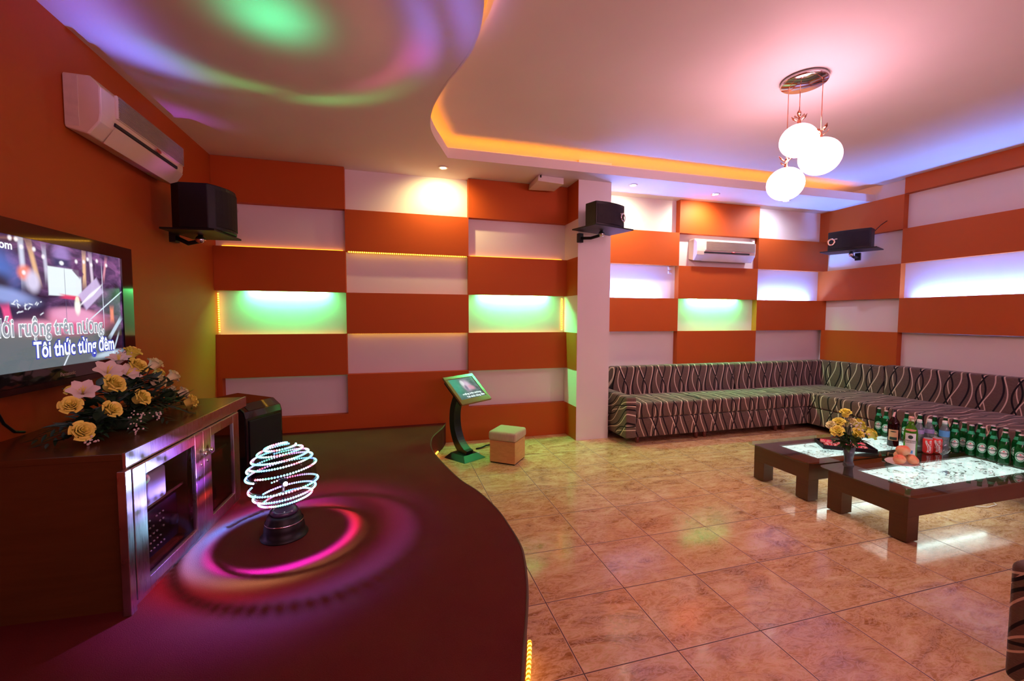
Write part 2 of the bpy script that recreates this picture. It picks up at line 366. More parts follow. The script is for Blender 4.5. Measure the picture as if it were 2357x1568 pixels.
# rope light along the foot of the stage
def rope_path(pts, name, label, mat, r=0.008):
    o = MB().tube(pts, r, 6).build(name, mat); return tag(o, label, 'rope light', 'rope lights')
a = [p for p in offset(STs, 0.012)]
rope_path([(x, y, 0.05) for x, y in a if 0.9 < y < 1.66], 'rope_light', 'amber rope light at the foot of the stage edge nearest the camera', BEADY, 0.009)
rope_path([(x, y, 0.03) for x, y in a if 3.86 < y < 4.45], 'rope_light', 'amber rope light at the stage foot behind the touch screen stand', BEADY, 0.009)

# ---- raised panels: hollow boxes on the white walls, each open where a tube or rope glows behind it
tn = [0]
def panel(axis, a0, a1, z0, z1, face, depth=P, opn='', extra=None):
    """axis 'x': panel along x facing -y; axis 'y': panel along y facing -x. face = position of the front."""
    tn[0] += 1; m = MB(); th = 0.014
    def bx(u0, u1, d0, d1, w0, w1):
        if axis == 'x': m.box(u0, u1, face+d0, face+d1, w0, w1)
        else: m.box(face+d0, face+d1, u0, u1, w0, w1)
    g = 0.0015
    bx(a0, a1, 0, th, z0, z1)
    if 'l' not in opn: bx(a0, a0+th, th, depth-g, z0, z1)
    if 'r' not in opn: bx(a1-th, a1, th, depth-g, z0, z1)
    if 'b' not in opn: bx(a0+th, a1-th, th, depth-g, z0, z0+th)
    if 't' not in opn: bx(a0+th, a1-th, th, depth-g, z1-th, z1)
    return struct(m, 'trim_%d' % tn[0], ORANGE)
g = 0.002
# wall A
panel('x', XL+g, X1, Z1, ZC-g, YA); panel('x', X2, XC-g, Z1, ZC-g, YA)
panel('x', X1, X2, Z2, Z1, YA, opn='b')
panel('x', XL+g, X1, Z3, Z2, YA, opn='b'); panel('x', X2, XC-g, Z3, Z2, YA, opn='b')
panel('x', X1, X2, Z4, Z3, YA, opn='b')
panel('x', XL+g, X1, Z5, Z4, YA, opn='t'); panel('x', X2, XC-g, Z5, Z4, YA, opn='t')
panel('x', X1, X2, ZS+0.001, Z5, YA)
panel('x', XL+g, XL+0.045, Z6, Z5, YA)
panel('x', XL+g, X1, ZS+0.001, Z6, YA)
panel('x', X2, XC-g, 0.002, Z6, YA); panel('x', 0.575, X2-0.001, 0.002, ZS, YA)
# return face of the column
for za, zb in ((Z1, ZC-g), (Z3, Z2), (Z5, Z4), (0.002, Z6)):
    tn[0] += 1; struct(MB().box(XC-0.004, XC-0.0005, YC+0.001, YA-0.0, za, zb), 'trim_%d' % tn[0], ORANGE)
# wall B
panel('x', B1, B2, Z1, ZC-g, YB)
panel('x', XC2+g, B1, Z2, Z1, YB); panel('x', B2, XR+P-g, Z2, Z1, YB)
panel('x', B1, B2, Z3, Z2, YB, opn='b')
panel('x', XC2+g, B1, Z4, Z3, YB, opn='t'); panel('x', B2, XR+P-g, Z4, Z3, YB, opn='t')
panel('x', B1, B2, 0.3, Z4, YB)
# wall C
panel('y', C1, YB+P-g, Z1, ZC-g, XR); panel('y', C1, YB+P-g, Z3, Z2, XR)
panel('y', C1, YB-0.002, 0.3, Z4, XR)
C2 = 2.30
panel('y', C2, C1, ZC, ZU-g, XR); panel('y', C2, C1, Z2, Z1, XR); panel('y', C2, C1, Z4, Z3, XR, opn='t')
panel('y', 0.9, C2, Z1, ZC-g, XR); panel('y', 0.9, C2, Z3, Z2, XR); panel('y', 0.9, C2, 0.5, Z4, XR)
panel('y', -0.7, 0.9, ZC, ZU-g, XR); panel('y', -0.7, 0.9, Z2, Z1, XR); panel('y', -0.7, 0.9, Z4, Z3, XR, opn='t')

# ---- fluorescent tubes hidden behind the panels
def ftube(ax, a0, a1, pos, z, mat, label, group, sleeve=True):
    mid = (a0+a1)/2; L = (a1-a0)/2
    t = thing('fluorescent_tube', label, 'tube light', (mid, pos, z) if ax == 'x' else (pos, mid, z), 0, group)
    e = (1, 0, 0) if ax == 'x' else (0, 1, 0)
    q = lambda k, r: tuple(k*c for c in e)
    MB().tube([q(-L, 0), q(L, 0)], 0.013, 12).build('tube', mat, t)
    for s in (-1, 1):
        MB().tube([q(s*L, 0), q(s*(L+0.02), 0)], 0.015, 12).build('end_cap', ACW, t)
        m = MB()
        if ax == 'x': m.box(s*(L+0.01)-0.008, s*(L+0.01)+0.008, 0.0, P-(pos-YA) - 0.001 if pos < YB-0.01 and pos > YA-0.01 and z and False else 0.038, -0.008, 0.008)
        else: m.box(0.0, 0.038, s*(L+0.01)-0.008, s*(L+0.01)+0.008, -0.008, 0.008)
        m.build('holder', ACW, t)
    return t
GP = 'coloured tubes behind the wall panels'
ftube('x', -1.38, -0.66, YA+0.044, Z3+0.036, GREEN_T, 'green tube light under the raised panel left of the touch screen stand', GP)
ftube('x', 1.00, 1.80, YA+0.044, Z3+0.036, GREEN_T, 'green tube light in the recess beside the white column', GP)
ftube('x', 3.90, 4.68, YB+0.044, Z3+0.036, GREEN_T, 'green tube light in the recess below the small air conditioner', GP)
ftube('x', 2.54, 3.40, YB+0.046, Z3-0.045, BLUE_T, 'blue white tube light in the recess right of the white column', GP)
ftube('x', 5.10, 5.98, YB+0.046, Z3-0.045, BLUE_T, 'blue white tube light in the recess next to the room corner', GP)
ftube('y', 2.45, 3.72, XR+0.046, Z3-0.045, BLUE_T, 'blue white tube light in the long recess of the right wall', GP)
# pink tubes made up for the unseen rear wall, to give the fill a source
for x in (0.8, 3.4):
    t = ftube('x', x, x+1.6, YR+0.06, 2.6, ADDED_PINK_T, 'added pink tube light on the unseen rear wall behind the camera', 'added rear wall tubes')
# ---- amber rope lights in the recesses
def rl(p0, p1, mat, label): return rope_path([p0, p1], 'rope_light', label, mat, 0.0065)
yb = YA+0.058
rl((XL+0.06, YA+0.062, Z2+0.0075), (X1-0.03, YA+0.062, Z2+0.0075), AMBER, 'amber rope light along the sill of the recess beside the big black wall speaker')
rl((X1+0.02, YA+0.03, Z2-0.004), (X2-0.02, YA+0.03, Z2-0.006), BEADX, 'beaded amber rope light hanging at the top of the middle recess')
rl((XL+0.02, YA+0.045, Z4+0.02), (XL+0.018, YA+0.045, Z3-0.02), BEADZ, 'beaded amber rope light standing in the corner of the green lit recess')
rl((XL+0.03, YA+0.05, Z4-0.012), (X1-0.03, YA+0.05, Z4-0.012), AMBER, 'amber rope light along the sill of the green lit recess near the television')
rl((X1+0.02, YA+0.04, Z4+0.004), (X2-0.02, YA+0.04, Z4+0.004), BEADX, 'amber rope light over the recess left of the touch screen stand')
rl((X2+0.03, YA+0.062, Z2+0.0075), (XC-0.05, YA+0.062, Z2+0.0075), AMBER, 'amber rope light along the sill of the recess under the ceiling box')
rl((X2+0.03, YA+0.05, Z4-0.012), (XC-0.05, YA+0.05, Z4-0.012), AMBER, 'amber rope light along the sill of the green recess beside the column')
rl((XC-0.035, YA+0.074, Z4+0.02), (XC-0.035, YA+0.074, Z3-0.02), BEADZ, 'upright amber rope light in the green recess beside the column')

# ---- recessed downlights
RING = simple('downlight_ring', (0.75, 0.72, 0.68), 0.3, metal=0.3)
def downlight(x, y, z, col, power, label, tgt=(0, 0.55, -1), ang=150, estr=30):
    t = thing('ceiling_downlight', label, 'downlight', (x, y, z), 0, 'ceiling downlights')
    MB().lathe([(0.034, -0.001), (0.036, -0.010), (0.052, -0.008), (0.056, -0.0005)], 24, cap=False).build('ring', RING, t)
    MB().lathe([(0.0, -0.004), (0.020, -0.006), (0.033, -0.003)], 24, cap=False).build('lamp', emis('downlight_lamp', col, estr), t)
    MB().box(-0.004, 0.004, 0.05, 0.066, -0.006, -0.001).build('spring_clip', CHROME, t)
    spot('downlight_beam', (x, y, z-0.03), (x+tgt[0], y+tgt[1], z-0.03+tgt[2]), col, power, ang, 0.9, 0.025)
downlight(0.532, 4.543, ZC, (1.0, 0.72, 0.30), 40, 'warm ceiling downlight over the touch screen stand')
downlight(2.745, 4.508, ZC, (1.0, 0.80, 0.50), 50, 'warm ceiling downlight just right of the white column')
downlight(3.941, 4.545, ZC, (1.0, 0.78, 0.62), 52, 'white ceiling downlight above the small air conditioner')
downlight(5.055, 4.528, ZC, (0.86, 0.84, 1.0), 30, 'ceiling downlight behind the lowest pendant globe')

# ================================================================== pendant lamp
pl = thing('pendant_lamp', 'pendant lamp with three glowing white globes hanging from an oval chrome plate', 'pendant lamp', (2.945, 2.525, ZU))
MB().lathe([(0.0, -0.034), (0.145, -0.034), (0.152, -0.028), (0.152, -0.004), (0.145, -0.0005)], 40).build('ceiling_plate', CHROME, pl)
BRASS = simple('copper_finish', (0.75, 0.32, 0.18), 0.2, metal=1.0)
t_ = NT('glowing_globe'); lw_ = t_.n('ShaderNodeLayerWeight'); lw_.inputs['Blend'].default_value = 0.35
PGLOBE = t_.p(col=(0.9, 0.8, 0.82), rough=0.3, ecol=t_.ramp(lw_.outputs['Facing'], [(0.25, (1, 0.46, 0.56)), (0.95, (0.16, 0.05, 0.09))]), estr=22.0)
for (x, y, z, r, ph) in ((2.895, 2.607, 2.456, 0.127, 0.2), (2.925, 2.537, 2.755, 0.124, 1.3), (3.01, 2.432, 2.612, 0.136, 2.1)):
    dx, dy = x-2.945, y-2.525
    cd = MB().tube([(dx, dy, -0.034), (dx, dy, z+r+0.05-ZU)], 0.0028, 6).build('cord', BRASS, pl)
    gl_ = MB().sphere((dx, dy, z-ZU), r, 28, 18, (1, 1, 0.95)).build('globe_shade', PGLOBE, pl)
    MB().lathe([(0.020, 0), (0.014, 0.012), (0.009, 0.03), (0.006, 0.055)], 12, Matrix.Translation((dx, dy, z-ZU+r*0.93))).build('neck', BRASS, gl_)
    for k in range(5):
        a = ph + k*2*PI/5; m = MB(); ca, sa = math.cos(a), math.sin(a); tz = z-ZU+r*0.93+(0.018 if k % 2 else 0.045)
        pr = [(0.008, 0.0, 0.006), (0.022, 0.010, 0.016), (0.040, 0.013, 0.030), (0.052, 0.0, 0.048)]
        vs = []; 
        for (rr, hw, hz) in pr:
            for sgn in (-1, 1): vs.append((dx + ca*rr - sa*hw*sgn, dy + sa*rr + ca*hw*sgn, tz + hz))
        vs += [(a_, b_, c_-0.003) for a_, b_, c_ in vs]
        f = [(0,1,3,2),(2,3,5,4),(4,5,7,6),(8,10,11,9),(10,12,13,11),(12,14,15,13),(0,2,10,8),(2,4,12,10),(4,6,14,12),(1,9,11,3),(3,11,13,5),(5,13,15,7),(0,8,9,1),(6,7,15,14)]
        m.add(vs, f, 0, True).build('metal_leaf', BRASS, gl_)

for (x, y, z) in ((2.895, 2.607, 2.325), (3.01, 2.432, 2.47), (2.925, 2.537, 2.62)):      # added neutral fill below the closed globes, aimed down at the floor
    spot('globe_fill_spot', (x, y, z), (x, y, 0), (1.0, 0.86, 0.60), 17 if z < 2.6 else 6, 150, 0.8, 0.04)

# ================================================================== television and cord
tv = thing('television', 'large black flat television on the orange wall showing a concert with song words', 'television', (-1.56, 2.05, 1.195))
TH = 0.585; TW = 1.04                                  # visible picture; local y to the right, z up, x out of the wall
M = MB(); 
ox0, ox1, oz0, oz1 = -0.10, TW+0.105, -0.065, TH+0.07
bz = MB()
for (a, b, c, d) in ((ox0, ox1, TH, oz1), (ox0, ox1, oz0, 0.0), (ox0, 0.0, 0.0, TH), (TW, ox1, 0.0, TH)): bz.box(-0.03, 0.012, a, b, c, d)
bz.build('bezel', GLOSSB, tv)
MB().rbox(-0.085, -0.031, 0.0, TW, 0.02, TH-0.02, 0.02).build('back_shell', BLACKP, tv)
MB().box(-0.113, -0.086, 0.35, 0.70, 0.15, 0.45).build('wall_bracket', BLACKP, tv)
MB().prism([(-0.02, ox0+0.01), (0.016, ox0+0.03), (0.022, TW/2), (0.016, ox1-0.03), (-0.02, ox1-0.01)], oz0-0.028, oz0-0.001).build('speaker_bar', simple('dark_red_black', (0.025, 0.006, 0.006), 0.2), tv)
def mk_screen(name, shapes, base, strength, noise=True):
    t = NT(name); uvn = t.co('UV'); s = t.n('ShaderNodeSeparateXYZ', i_Vector=uvn); X, Y = s.outputs[0], s.outputs[1]
    c = base(t, X, Y)
    for (kind, cx, cy, rx, ry, rot, soft, col, al) in shapes:
        dx = t.math('SUBTRACT', X, cx); dy = t.math('MULTIPLY', t.math('SUBTRACT', Y, cy), 0.5625)
        cr, sr = math.cos(R(rot)), math.sin(R(rot))
        a = t.math('DIVIDE', t.math('ADD', t.math('MULTIPLY', dx, cr), t.math('MULTIPLY', dy, sr)), rx)
        b = t.math('DIVIDE', t.math('SUBTRACT', t.math('MULTIPLY', dy, cr), t.math('MULTIPLY', dx, sr)), ry)
        if kind == 'e': d = t.math('SQRT', t.math('ADD', t.math('MULTIPLY', a, a), t.math('MULTIPLY', b, b)))
        else: d = t.math('MAXIMUM', t.math('ABSOLUTE', a), t.math('ABSOLUTE', b))
        m = t.n('ShaderNodeMapRange', interpolation_type='SMOOTHSTEP'); t.put(m.inputs['Value'], d)
        m.inputs['From Min'].default_value = 1+soft; m.inputs['From Max'].default_value = 1-soft; m.inputs['To Min'].default_value = 0; m.inputs['To Max'].default_value = al
        c = t.mix(m.outputs[0], c, col)
    return t.p(col=(0.01, 0.01, 0.012), rough=0.06, ecol=c, estr=strength, spec=0.5)
def base_tv(t, X, Y):
    n = t.noise(t.co('UV'), 6, 5, 0.6, 1.0)
    a = t.ramp(n, [(0.3, (0.015, 0.01, 0.03)), (0.5, (0.10, 0.05, 0.14)), (0.7, (0.32, 0.12, 0.32))])
    lo = t.ramp(Y, [(0.0, (0.10, 0.12, 0.14)), (0.26, (0.08, 0.08, 0.12)), (0.34, (1, 1, 1)), (1, (1, 1, 1))])
    return t.mix(1.0, a, lo, 'MULTIPLY')
WHT = (0.85, 0.88, 0.95)
shp = [('e', 0.14, 0.72, 0.16, 0.10, 0, 0.5, (0.08, 0.18, 0.6), 0.9), ('e', 0.17, 0.60, 0.10, 0.06, 20, 0.4, (0.01, 0.012, 0.03), 0.95),
 ('b', 0.33, 0.13, 0.5, 0.10, 0, 0.15, (0.14, 0.17, 0.19), 0.85), ('e', 0.60, 0.36, 0.26, 0.055, 0, 0.5, (0.75, 0.14, 0.30), 0.95), ('e', 0.40, 0.34, 0.14, 0.04, 0, 0.6, (0.8, 0.35, 0.5), 0.8),
 ('e', 0.62, 0.42, 0.16, 0.035, -3, 0.4, (0.85, 0.38, 0.6), 0.9), ('b', 0.33, 0.47, 0.12, 0.05, 0, 0.3, (0.02, 0.02, 0.06), 0.9), ('e', 0.24, 0.56, 0.13, 0.03, -8, 0.6, (0.35, 0.45, 0.9), 0.8),
 ('b', 0.325, 0.84, 0.012, 0.085, 3, 0.8, (0.75, 0.8, 1.0), 0.85), ('b', 0.385, 0.82, 0.012, 0.07, 14, 0.8, (1.0, 0.6, 0.3), 0.8), ('b', 0.45, 0.83, 0.010, 0.06, 5, 0.8, (0.8, 0.8, 1), 0.7),
 ('b', 0.70, 0.83, 0.011, 0.07, -2, 0.8, (1.0, 0.62, 0.35), 0.9), ('b', 0.755, 0.80, 0.010, 0.08, 4, 0.8, (0.9, 0.75, 0.95), 0.8), ('b', 0.86, 0.86, 0.008, 0.05, -14, 0.8, (1.0, 0.4, 0.5), 0.7),
 ('e', 0.55, 0.92, 0.05, 0.05, 0, 0.6, (0.45, 0.30, 0.75), 0.7), ('b', 0.55, 0.86, 0.055, 0.018, 0, 0.5, (0.02, 0.03, 0.10), 0.9), ('e', 0.548, 0.857, 0.014, 0.010, 0, 0.4, WHT, 1),
 ('b', 0.560, 0.70, 0.100, 0.066, 0, 0.06, (0.80, 0.90, 0.95), 1), ('b', 0.655, 0.80, 0.035, 0.02, -38, 0.2, (0.10, 0.03, 0.12), 0.9), ('b', 0.655, 0.67, 0.02, 0.045, 0, 0.3, (0.80, 0.88, 0.95), 1),
 ('b', 0.563, 0.585, 0.0015, 0.13, 0, 0.3, (0.1, 0.1, 0.2), 0.8), ('b', 0.60, 0.575, 0.06, 0.010, -3, 0.5, (0.8, 0.05, 0.15), 0.9),
 ('b', 0.745, 0.62, 0.085, 0.045, 35, 0.12, (0.62, 0.48, 0.78), 0.95)]
for k in range(5): shp.append(('b', 0.70+0.022*k, 0.565+0.022*k, 0.004, 0.05, -52, 0.5, (0.95, 0.92, 1.0), 0.8))
shp += [('b', 0.86, 0.52, 0.17, 0.0035, 30, 0.5, (0.75, 0.85, 1.0), 0.9), ('b', 0.835, 0.60, 0.003, 0.15, 0, 0.5, (0.7, 0.7, 0.9), 0.8), ('e', 0.64, 0.50, 0.02, 0.04, 0, 0.4, (1, 0.98, 0.9), 1), ('e', 0.64, 0.56, 0.012, 0.015, 0, 0.4, (1, 0.9, 0.7), 1),
 ('b', 0.905, 0.43, 0.014, 0.035, 0, 0.7, (1.0, 0.25, 0.18), 1), ('e', 0.335, 0.74, 0.035, 0.030, 0, 0.5, (1.0, 0.25, 0.15), 0.9), ('e', 0.375, 0.68, 0.035, 0.045, 10, 0.5, (0.75, 0.70, 0.95), 0.9),
 ('b', 0.24, 0.40, 0.018, 0.05, 12, 0.4, (0.9, 0.1, 0.3), 0.9), ('b', 0.93, 0.30, 0.07, 0.012, 45, 0.4, (0.55, 0.68, 0.85), 0.9), ('b', 0.92, 0.12, 0.07, 0.006, 62, 0.5, (0.6, 0.75, 0.9), 0.8), ('b', 0.55, 0.05, 0.06, 0.004, 55, 0.5, (0.8, 0.9, 1), 0.9), ('e', 0.86, 0.05, 0.11, 0.015, 4, 0.6, (0.6, 0.75, 0.9), 0.8)]
for (a, b) in ((0.44, 0.884), (0.646, 0.891), (0.70, 0.90), (0.755, 0.885), (0.325, 0.93), (0.39, 0.93), (0.73, 0.93), (0.80, 0.93), (0.875, 0.905), (0.33, 0.74), (0.30, 0.98), (0.27, 0.98)):
    shp.append(('e', a, b, 0.009, 0.009, 0, 0.7, (1, 0.92, 1), 1))
for k in range(16):
    random.seed(k); shp.append(('b', 0.25+random.random()*0.17, 0.43+random.random()*0.10, 0.004+random.random()*0.008, 0.003, random.random()*180, 0.6, (0.85, 0.9, 1), 0.8))
SCREEN = mk_screen('concert_picture', shp, base_tv, 0.95)
def screen_quad(name, a, b, c, d, mat, parent):
    o = MB().quad(a, b, c, d).build(name, mat, parent, fix=False); uv = o.data.uv_layers.new(name='UVMap')
    for i, q in enumerate(((0,0),(1,0),(1,1),(0,1))): uv.data[i].uv = q
    return o
scr = screen_quad('screen', (0.004, 0, 0), (0.004, TW, 0), (0.004, TW, TH), (0.004, 0, TH), SCREEN, tv)
MX = Matrix(((0,0,1,0),(1,0,0,0),(0,1,0,0),(0,0,0,1)))            # text plane: x->y, y->z, normal +x
TXW = emis('lyric_white', (0.85, 0.90, 0.95), 1.05); TXB = emis('lyric_blue_edge', (0.03, 0.05, 0.55), 0.8); TXG = emis('lyric_grey', (0.33, 0.35, 0.42), 0.9)
def lyric(body, yr, z, size, fill, edge, off=0.0030):
    text('song_text_edge', body, edge, scr, Matrix.Translation((0.0052, yr, z)) @ MX, size, 0.0002, off*1.9, 'RIGHT', sx=0.70)
    text('song_text', body, fill, scr, Matrix.Translation((0.0066, yr, z)) @ MX, size, 0.0002, off*0.55, 'RIGHT', sx=0.70)
lyric('Dưới ruộng trên nương,', 0.865, 0.155, 0.108, TXG, TXW)
lyric('Tôi thức từng đêm', 0.945, 0.052, 0.105, TXW, TXB, 0.0040)
text('song_text', '.com', TXW, scr, Matrix.Translation((0.0052, 0.29, 0.525)) @ MX, 0.05, 0.0002, 0.0012, 'RIGHT')
LOGO = simple('logo_silver', (0.65, 0.58, 0.55), 0.3, metal=0.6)
text('logo', 'Panasonic', LOGO, tv, Matrix.Translation((0.0125, 0.56, -0.050)) @ MX, 0.026, 0.0003, 0.0004, 'CENTER')
tag(MB().tube([(XL+0.012, 2.36, 1.12), (XL+0.012, 2.355, 1.08), (XL+0.012, 2.37, 1.02), (XL+0.012, 2.40, 0.96), (XL+0.014, 2.45, 0.91), (XL+0.016, 2.50, 0.896)], 0.006, 8).build('power_cord', BLACKP), 'black cord hanging down the orange wall below the television', 'cord')

# ================================================================== media cabinet
CAB_RZ = -R(2.9)
cb = thing('media_cabinet', 'dark brown media cabinet with brushed steel front under the television', 'cabinet', (-1.054, 2.045, ZS), CAB_RZ)
# local: +y along the front, -x towards the wall, front plane x = 0
L, D, H = 1.075, 0.615, 0.6535
DL = lambda y: -(XL+1.054) * 0 - D + 0.0
def depth(y): return -(0.62 + math.tan(-CAB_RZ)*y) + 0.012
body = MB()
body.prism([(0.0, 0.0), (0.0, 0.018), (depth(0.018), 0.018), (depth(0)+0.0, 0.0)], 0.0, H-0.028)
body.prism([(-0.02, L-0.018), (-0.02, L), (depth(L), L), (depth(L-0.018), L-0.018)], 0.0, H-0.028)
body.prism([(-0.02, 0.018), (-0.02, L-0.018), (depth(L)+0.02, L-0.018), (depth(0)+0.02, 0.018)], 0.045, 0.063)
body.prism([(depth(0)+0.018, 0.018), (depth(L)+0.018, L-0.018), (depth(L), L-0.018), (depth(0), 0.018)], 0.063, H-0.028)
body.build('body', CWOOD, cb)
MB().prism([(0.004, -0.006), (0.004, L+0.17), (depth(L+0.17), L+0.17), (depth(0), -0.006)], H-0.028, H).build('top_board', CWOOD, cb, 0.003)
MB().box(-0.40, -0.03, 0.02, L/2-0.02, 0.335, 0.350).build('shelf', CWOOD, cb); MB().box(-0.40, -0.03, L/2+0.02, L-0.02, 0.38, 0.395).build('shelf', CWOOD, cb)
MB().box(-0.42, -0.02, L/2-0.009, L/2+0.009, 0.063, H-0.028).build('divider', CWOOD, cb)
fr = MB(); fr.box(0.0045, 0.016, -0.006, L+0.17, H-0.062, H+0.002); fr.box(-0.019, 0.012, L-0.012, L+0.03, 0.0, H-0.062); fr.box(0.0, 0.012, 0.0, L, 0.0, 0.035)
fr.build('steel_face', STEEL, cb)
def door(y0, y1, hinge_left, knob_y):
    z0, z1 = 0.037, H-0.066; wv = 0.085
    d = MB(); d.box(0.0125, 0.034, y0, y0+wv, z0, z1); d.box(0.0125, 0.034, y1-wv, y1, z0, z1); d.box(0.0125, 0.034, y0+wv, y1-wv, z1-0.05, z1); d.box(0.0125, 0.034, y0+wv, y1-wv, z0, z0+0.05)
    do = d.build('door', STEEL, cb, 0.002)
    MB().box(0.020, 0.025, y0+wv, y1-wv, z0+0.05, z1-0.05).build('glass_pane', DGLASS, do)
    MB().lathe([(0.006, 0), (0.006, 0.012), (0.013, 0.016), (0.013, 0.026), (0.009, 0.030), (0, 0.031)], 14, Matrix.Translation((0.034, knob_y, 0.475)) @ Matrix.Rotation(PI/2, 4, 'Y')).build('knob', CHROME, do)
    MB().lathe([(0.009, 0), (0.009, 0.004), (0, 0.005)], 12, Matrix.Translation((0.034, knob_y, 0.415)) @ Matrix.Rotation(PI/2, 4, 'Y')).build('lock', CHROME, do)
    return do
door(0.0, 0.585, True, 0.555); door(0.588, 1.06, False, 0.625)
MB().box(0.005, 0.034, -0.045, -0.008, 0.0, H-0.062).build('hinge_strip', STEEL, cb, 0.002)
# things standing in the cabinet
mcab = Matrix.Translation((-1.054, 2.045, ZS)) @ Matrix.Rotation(CAB_RZ, 4, 'Z')
def incab(x, y, z): return tuple(mcab @ Vector((x, y, z)))
t = thing('amplifier', 'black karaoke amplifier with rows of small knobs behind the left cabinet door', 'amplifier', incab(-0.06, 0.29, 0.0635), CAB_RZ)
MB().box(-0.30, 0.0, -0.22, 0.22, 0.012, 0.235).build('body', BLACKP, t, 0.004)
for yy in (-0.18, 0.18):
    for xx in (-0.26, -0.04): MB().lathe([(0.014, 0), (0.016, 0.012)], 10, Matrix.Translation((xx, yy, 0))).build('foot', BLACKP, t)
KN = simple('silver_knob', (0.8, 0.78, 0.8), 0.25, metal=0.8)
for i in range(6):
    for j in range(5):
        if (i + j) % 7 == 6: continue
        MB().lathe([(0.006, 0), (0.005, 0.010), (0, 0.011)], 8, Matrix.Translation((0.0, -0.06+i*0.027, 0.05+j*0.036)) @ Matrix.Rotation(PI/2, 4, 'Y')).build('knob', KN, t)
MB().lathe([(0.028, 0), (0.026, 0.018), (0, 0.019)], 20, Matrix.Translation((0.0, 0.165, 0.11)) @ Matrix.Rotation(PI/2, 4, 'Y')).build('volume_dial', DARK, t)
MB().box(0.0, 0.003, -0.20, -0.13, 0.14, 0.19).build('display', emis('green_display', (0.1, 0.5, 0.35), 0.5), t)
WB = simple('white_box_plastic', (0.72, 0.70, 0.80), 0.4)
for (x, y, z, l, sx_) in ((-0.075, 0.255, 0.351, 'white box on the shelf behind the left cabinet door', 0.075), (-0.075, 0.775, 0.396, 'white box on the shelf behind the right cabinet door', 0.07)):
    o = MB().rbox(-0.06, 0.06, -sx_, sx_, 0, 0.15, 0.012).build('box', WB); o.location = incab(x, y, z); o.rotation_euler = (0, 0, CAB_RZ); tag(o, l, 'box')
t = thing('disc_player', 'slim black disc player on the bottom of the right cabinet side', 'player', incab(-0.08, 0.80, 0.0635), CAB_RZ)
MB().box(-0.25, 0, -0.19, 0.19, 0.0, 0.07).build('body', BLACKP, t, 0.003)
MB().lathe([(0.018, 0), (0.016, 0.014), (0, 0.015)], 16, Matrix.Translation((0.0, -0.13, 0.036)) @ Matrix.Rotation(PI/2, 4, 'Y')).build('dial', DARK, t)

# ================================================================== floor speaker behind the cabinet
fs = thing('floor_speaker', 'tall black floor speaker standing behind the far end of the cabinet', 'speaker', (-1.12, 3.715, ZS), R(-30))
prof = [(-0.24, 0.0), (0.20, 0.0), (0.20, 0.46), (0.185, 0.505), (0.12, 0.555), (-0.24, 0.575)]
Mr = Matrix(((1,0,0,0),(0,0,1,0),(0,1,0,0),(0,0,0,1)))
m = MB(); m.prism(prof, -0.175, 0.175, Mr); m.build('cabinet', GLOSSB, fs, 0.012)
MB().box(0.2005, 0.210, -0.150, 0.150, 0.03, 0.44).build('grille', GRILLE, fs, 0.004)
MB().quad((0.125, -0.13, 0.5535), (0.125, 0.13, 0.5535), (0.182, 0.13, 0.5095), (0.182, -0.13, 0.5095)).build('top_trim', simple('glossy_trim', (0.03, 0.04, 0.035), 0.04), fs)

# ================================================================== wall speakers
def wall_speaker(label, loc, rz, W, Dp, Hh, bow, shelf_w, shelf_d, arm, logo=None, port=True, gls=BLACKP):
    """local: front faces -y; arm = vector from the shelf to the wall in local space"""
    t = thing('wall_speaker', label, 'speaker', loc, rz, 'black wall speakers')
    n = 10; front = [(-W/2 + W*k/n, -Dp/2 - bow*(1-((2*k/n-1)**2))) for k in range(n+1)]
    m = MB(); m.prism(front + [(W/2, Dp*0.2), (W/2*0.72, Dp/2), (-W/2*0.72, Dp/2), (-W/2, Dp*0.2)], 0.006, Hh); m.build('cabinet', gls, t, 0.006)
    g_ = [(x*0.93, y-0.008) for x, y in front]; b_ = [(x*0.93, y-0.001) for x, y in reversed(front)]
    MB().prism(g_ + b_, 0.03, Hh-0.03).build('grille', GRILLE, t)
    if port:
        x = W*0.40*port; y = -Dp/2 - bow*(1-(0.8)**2) - 0.010; an = math.atan2(bow*2*0.8*2/W, 1)*port
        MM = Matrix.Translation((x, y, Hh*0.48)) @ Matrix.Rotation(an, 4, 'Z') @ Matrix.Rotation(PI/2, 4, 'X')
        MB().lathe([(0.030, 0.0), (0.045, 0.004), (0.050, 0.0), (0.048, -0.004)], 24, MM, cap=False).build('horn_ring', CHROME, t)
    if logo:
        lx, lz, sz = logo[1], logo[2], logo[3]; y = -Dp/2 - bow*(1-((2*lx/W)**2)) - 0.0095; an = math.atan2(bow*8*lx/(W*W), 1)
        text('logo', logo[0], LOGO, t, Matrix.Translation((lx, y, lz)) @ Matrix.Rotation(an, 4, 'Z') @ Matrix.Rotation(PI/2, 4, 'X'), sz, 0.0006, 0.0006, 'CENTER')
    # shelf and arm belong to the wall mount, a thing of its own
    b = thing('speaker_bracket', 'black shelf bracket under the ' + label, 'bracket', loc, rz, 'speaker brackets')
    MB().prism([(-shelf_w/2, -shelf_d/2), (shelf_w/2, -shelf_d/2), (shelf_w/2, shelf_d/2), (-shelf_w/2, shelf_d/2)], -0.010, 0.004).build('shelf', BLACKP, b, 0.002)
    a = Vector(arm); m = MB(); m.tube([(0, 0.02, -0.012), (0, 0.02, -0.055), (a.x*0.5, a.y*0.5, -0.075), tuple(a)], 0.017, 8); m.build('arm', BLACKP, b)
    MB().lathe([(0.028, -0.02), (0.028, 0.02)], 14, Matrix.Translation((0, 0.02, -0.045)) @ Matrix.Rotation(PI/2, 4, 'Y')).build('swivel', CHROME, b)
    MB().box(a.x-0.03, a.x+0.03, a.y-0.03, a.y+0.012, a.z-0.05, a.z+0.05, 0).build('wall_plate', BLACKP, b)
    return t
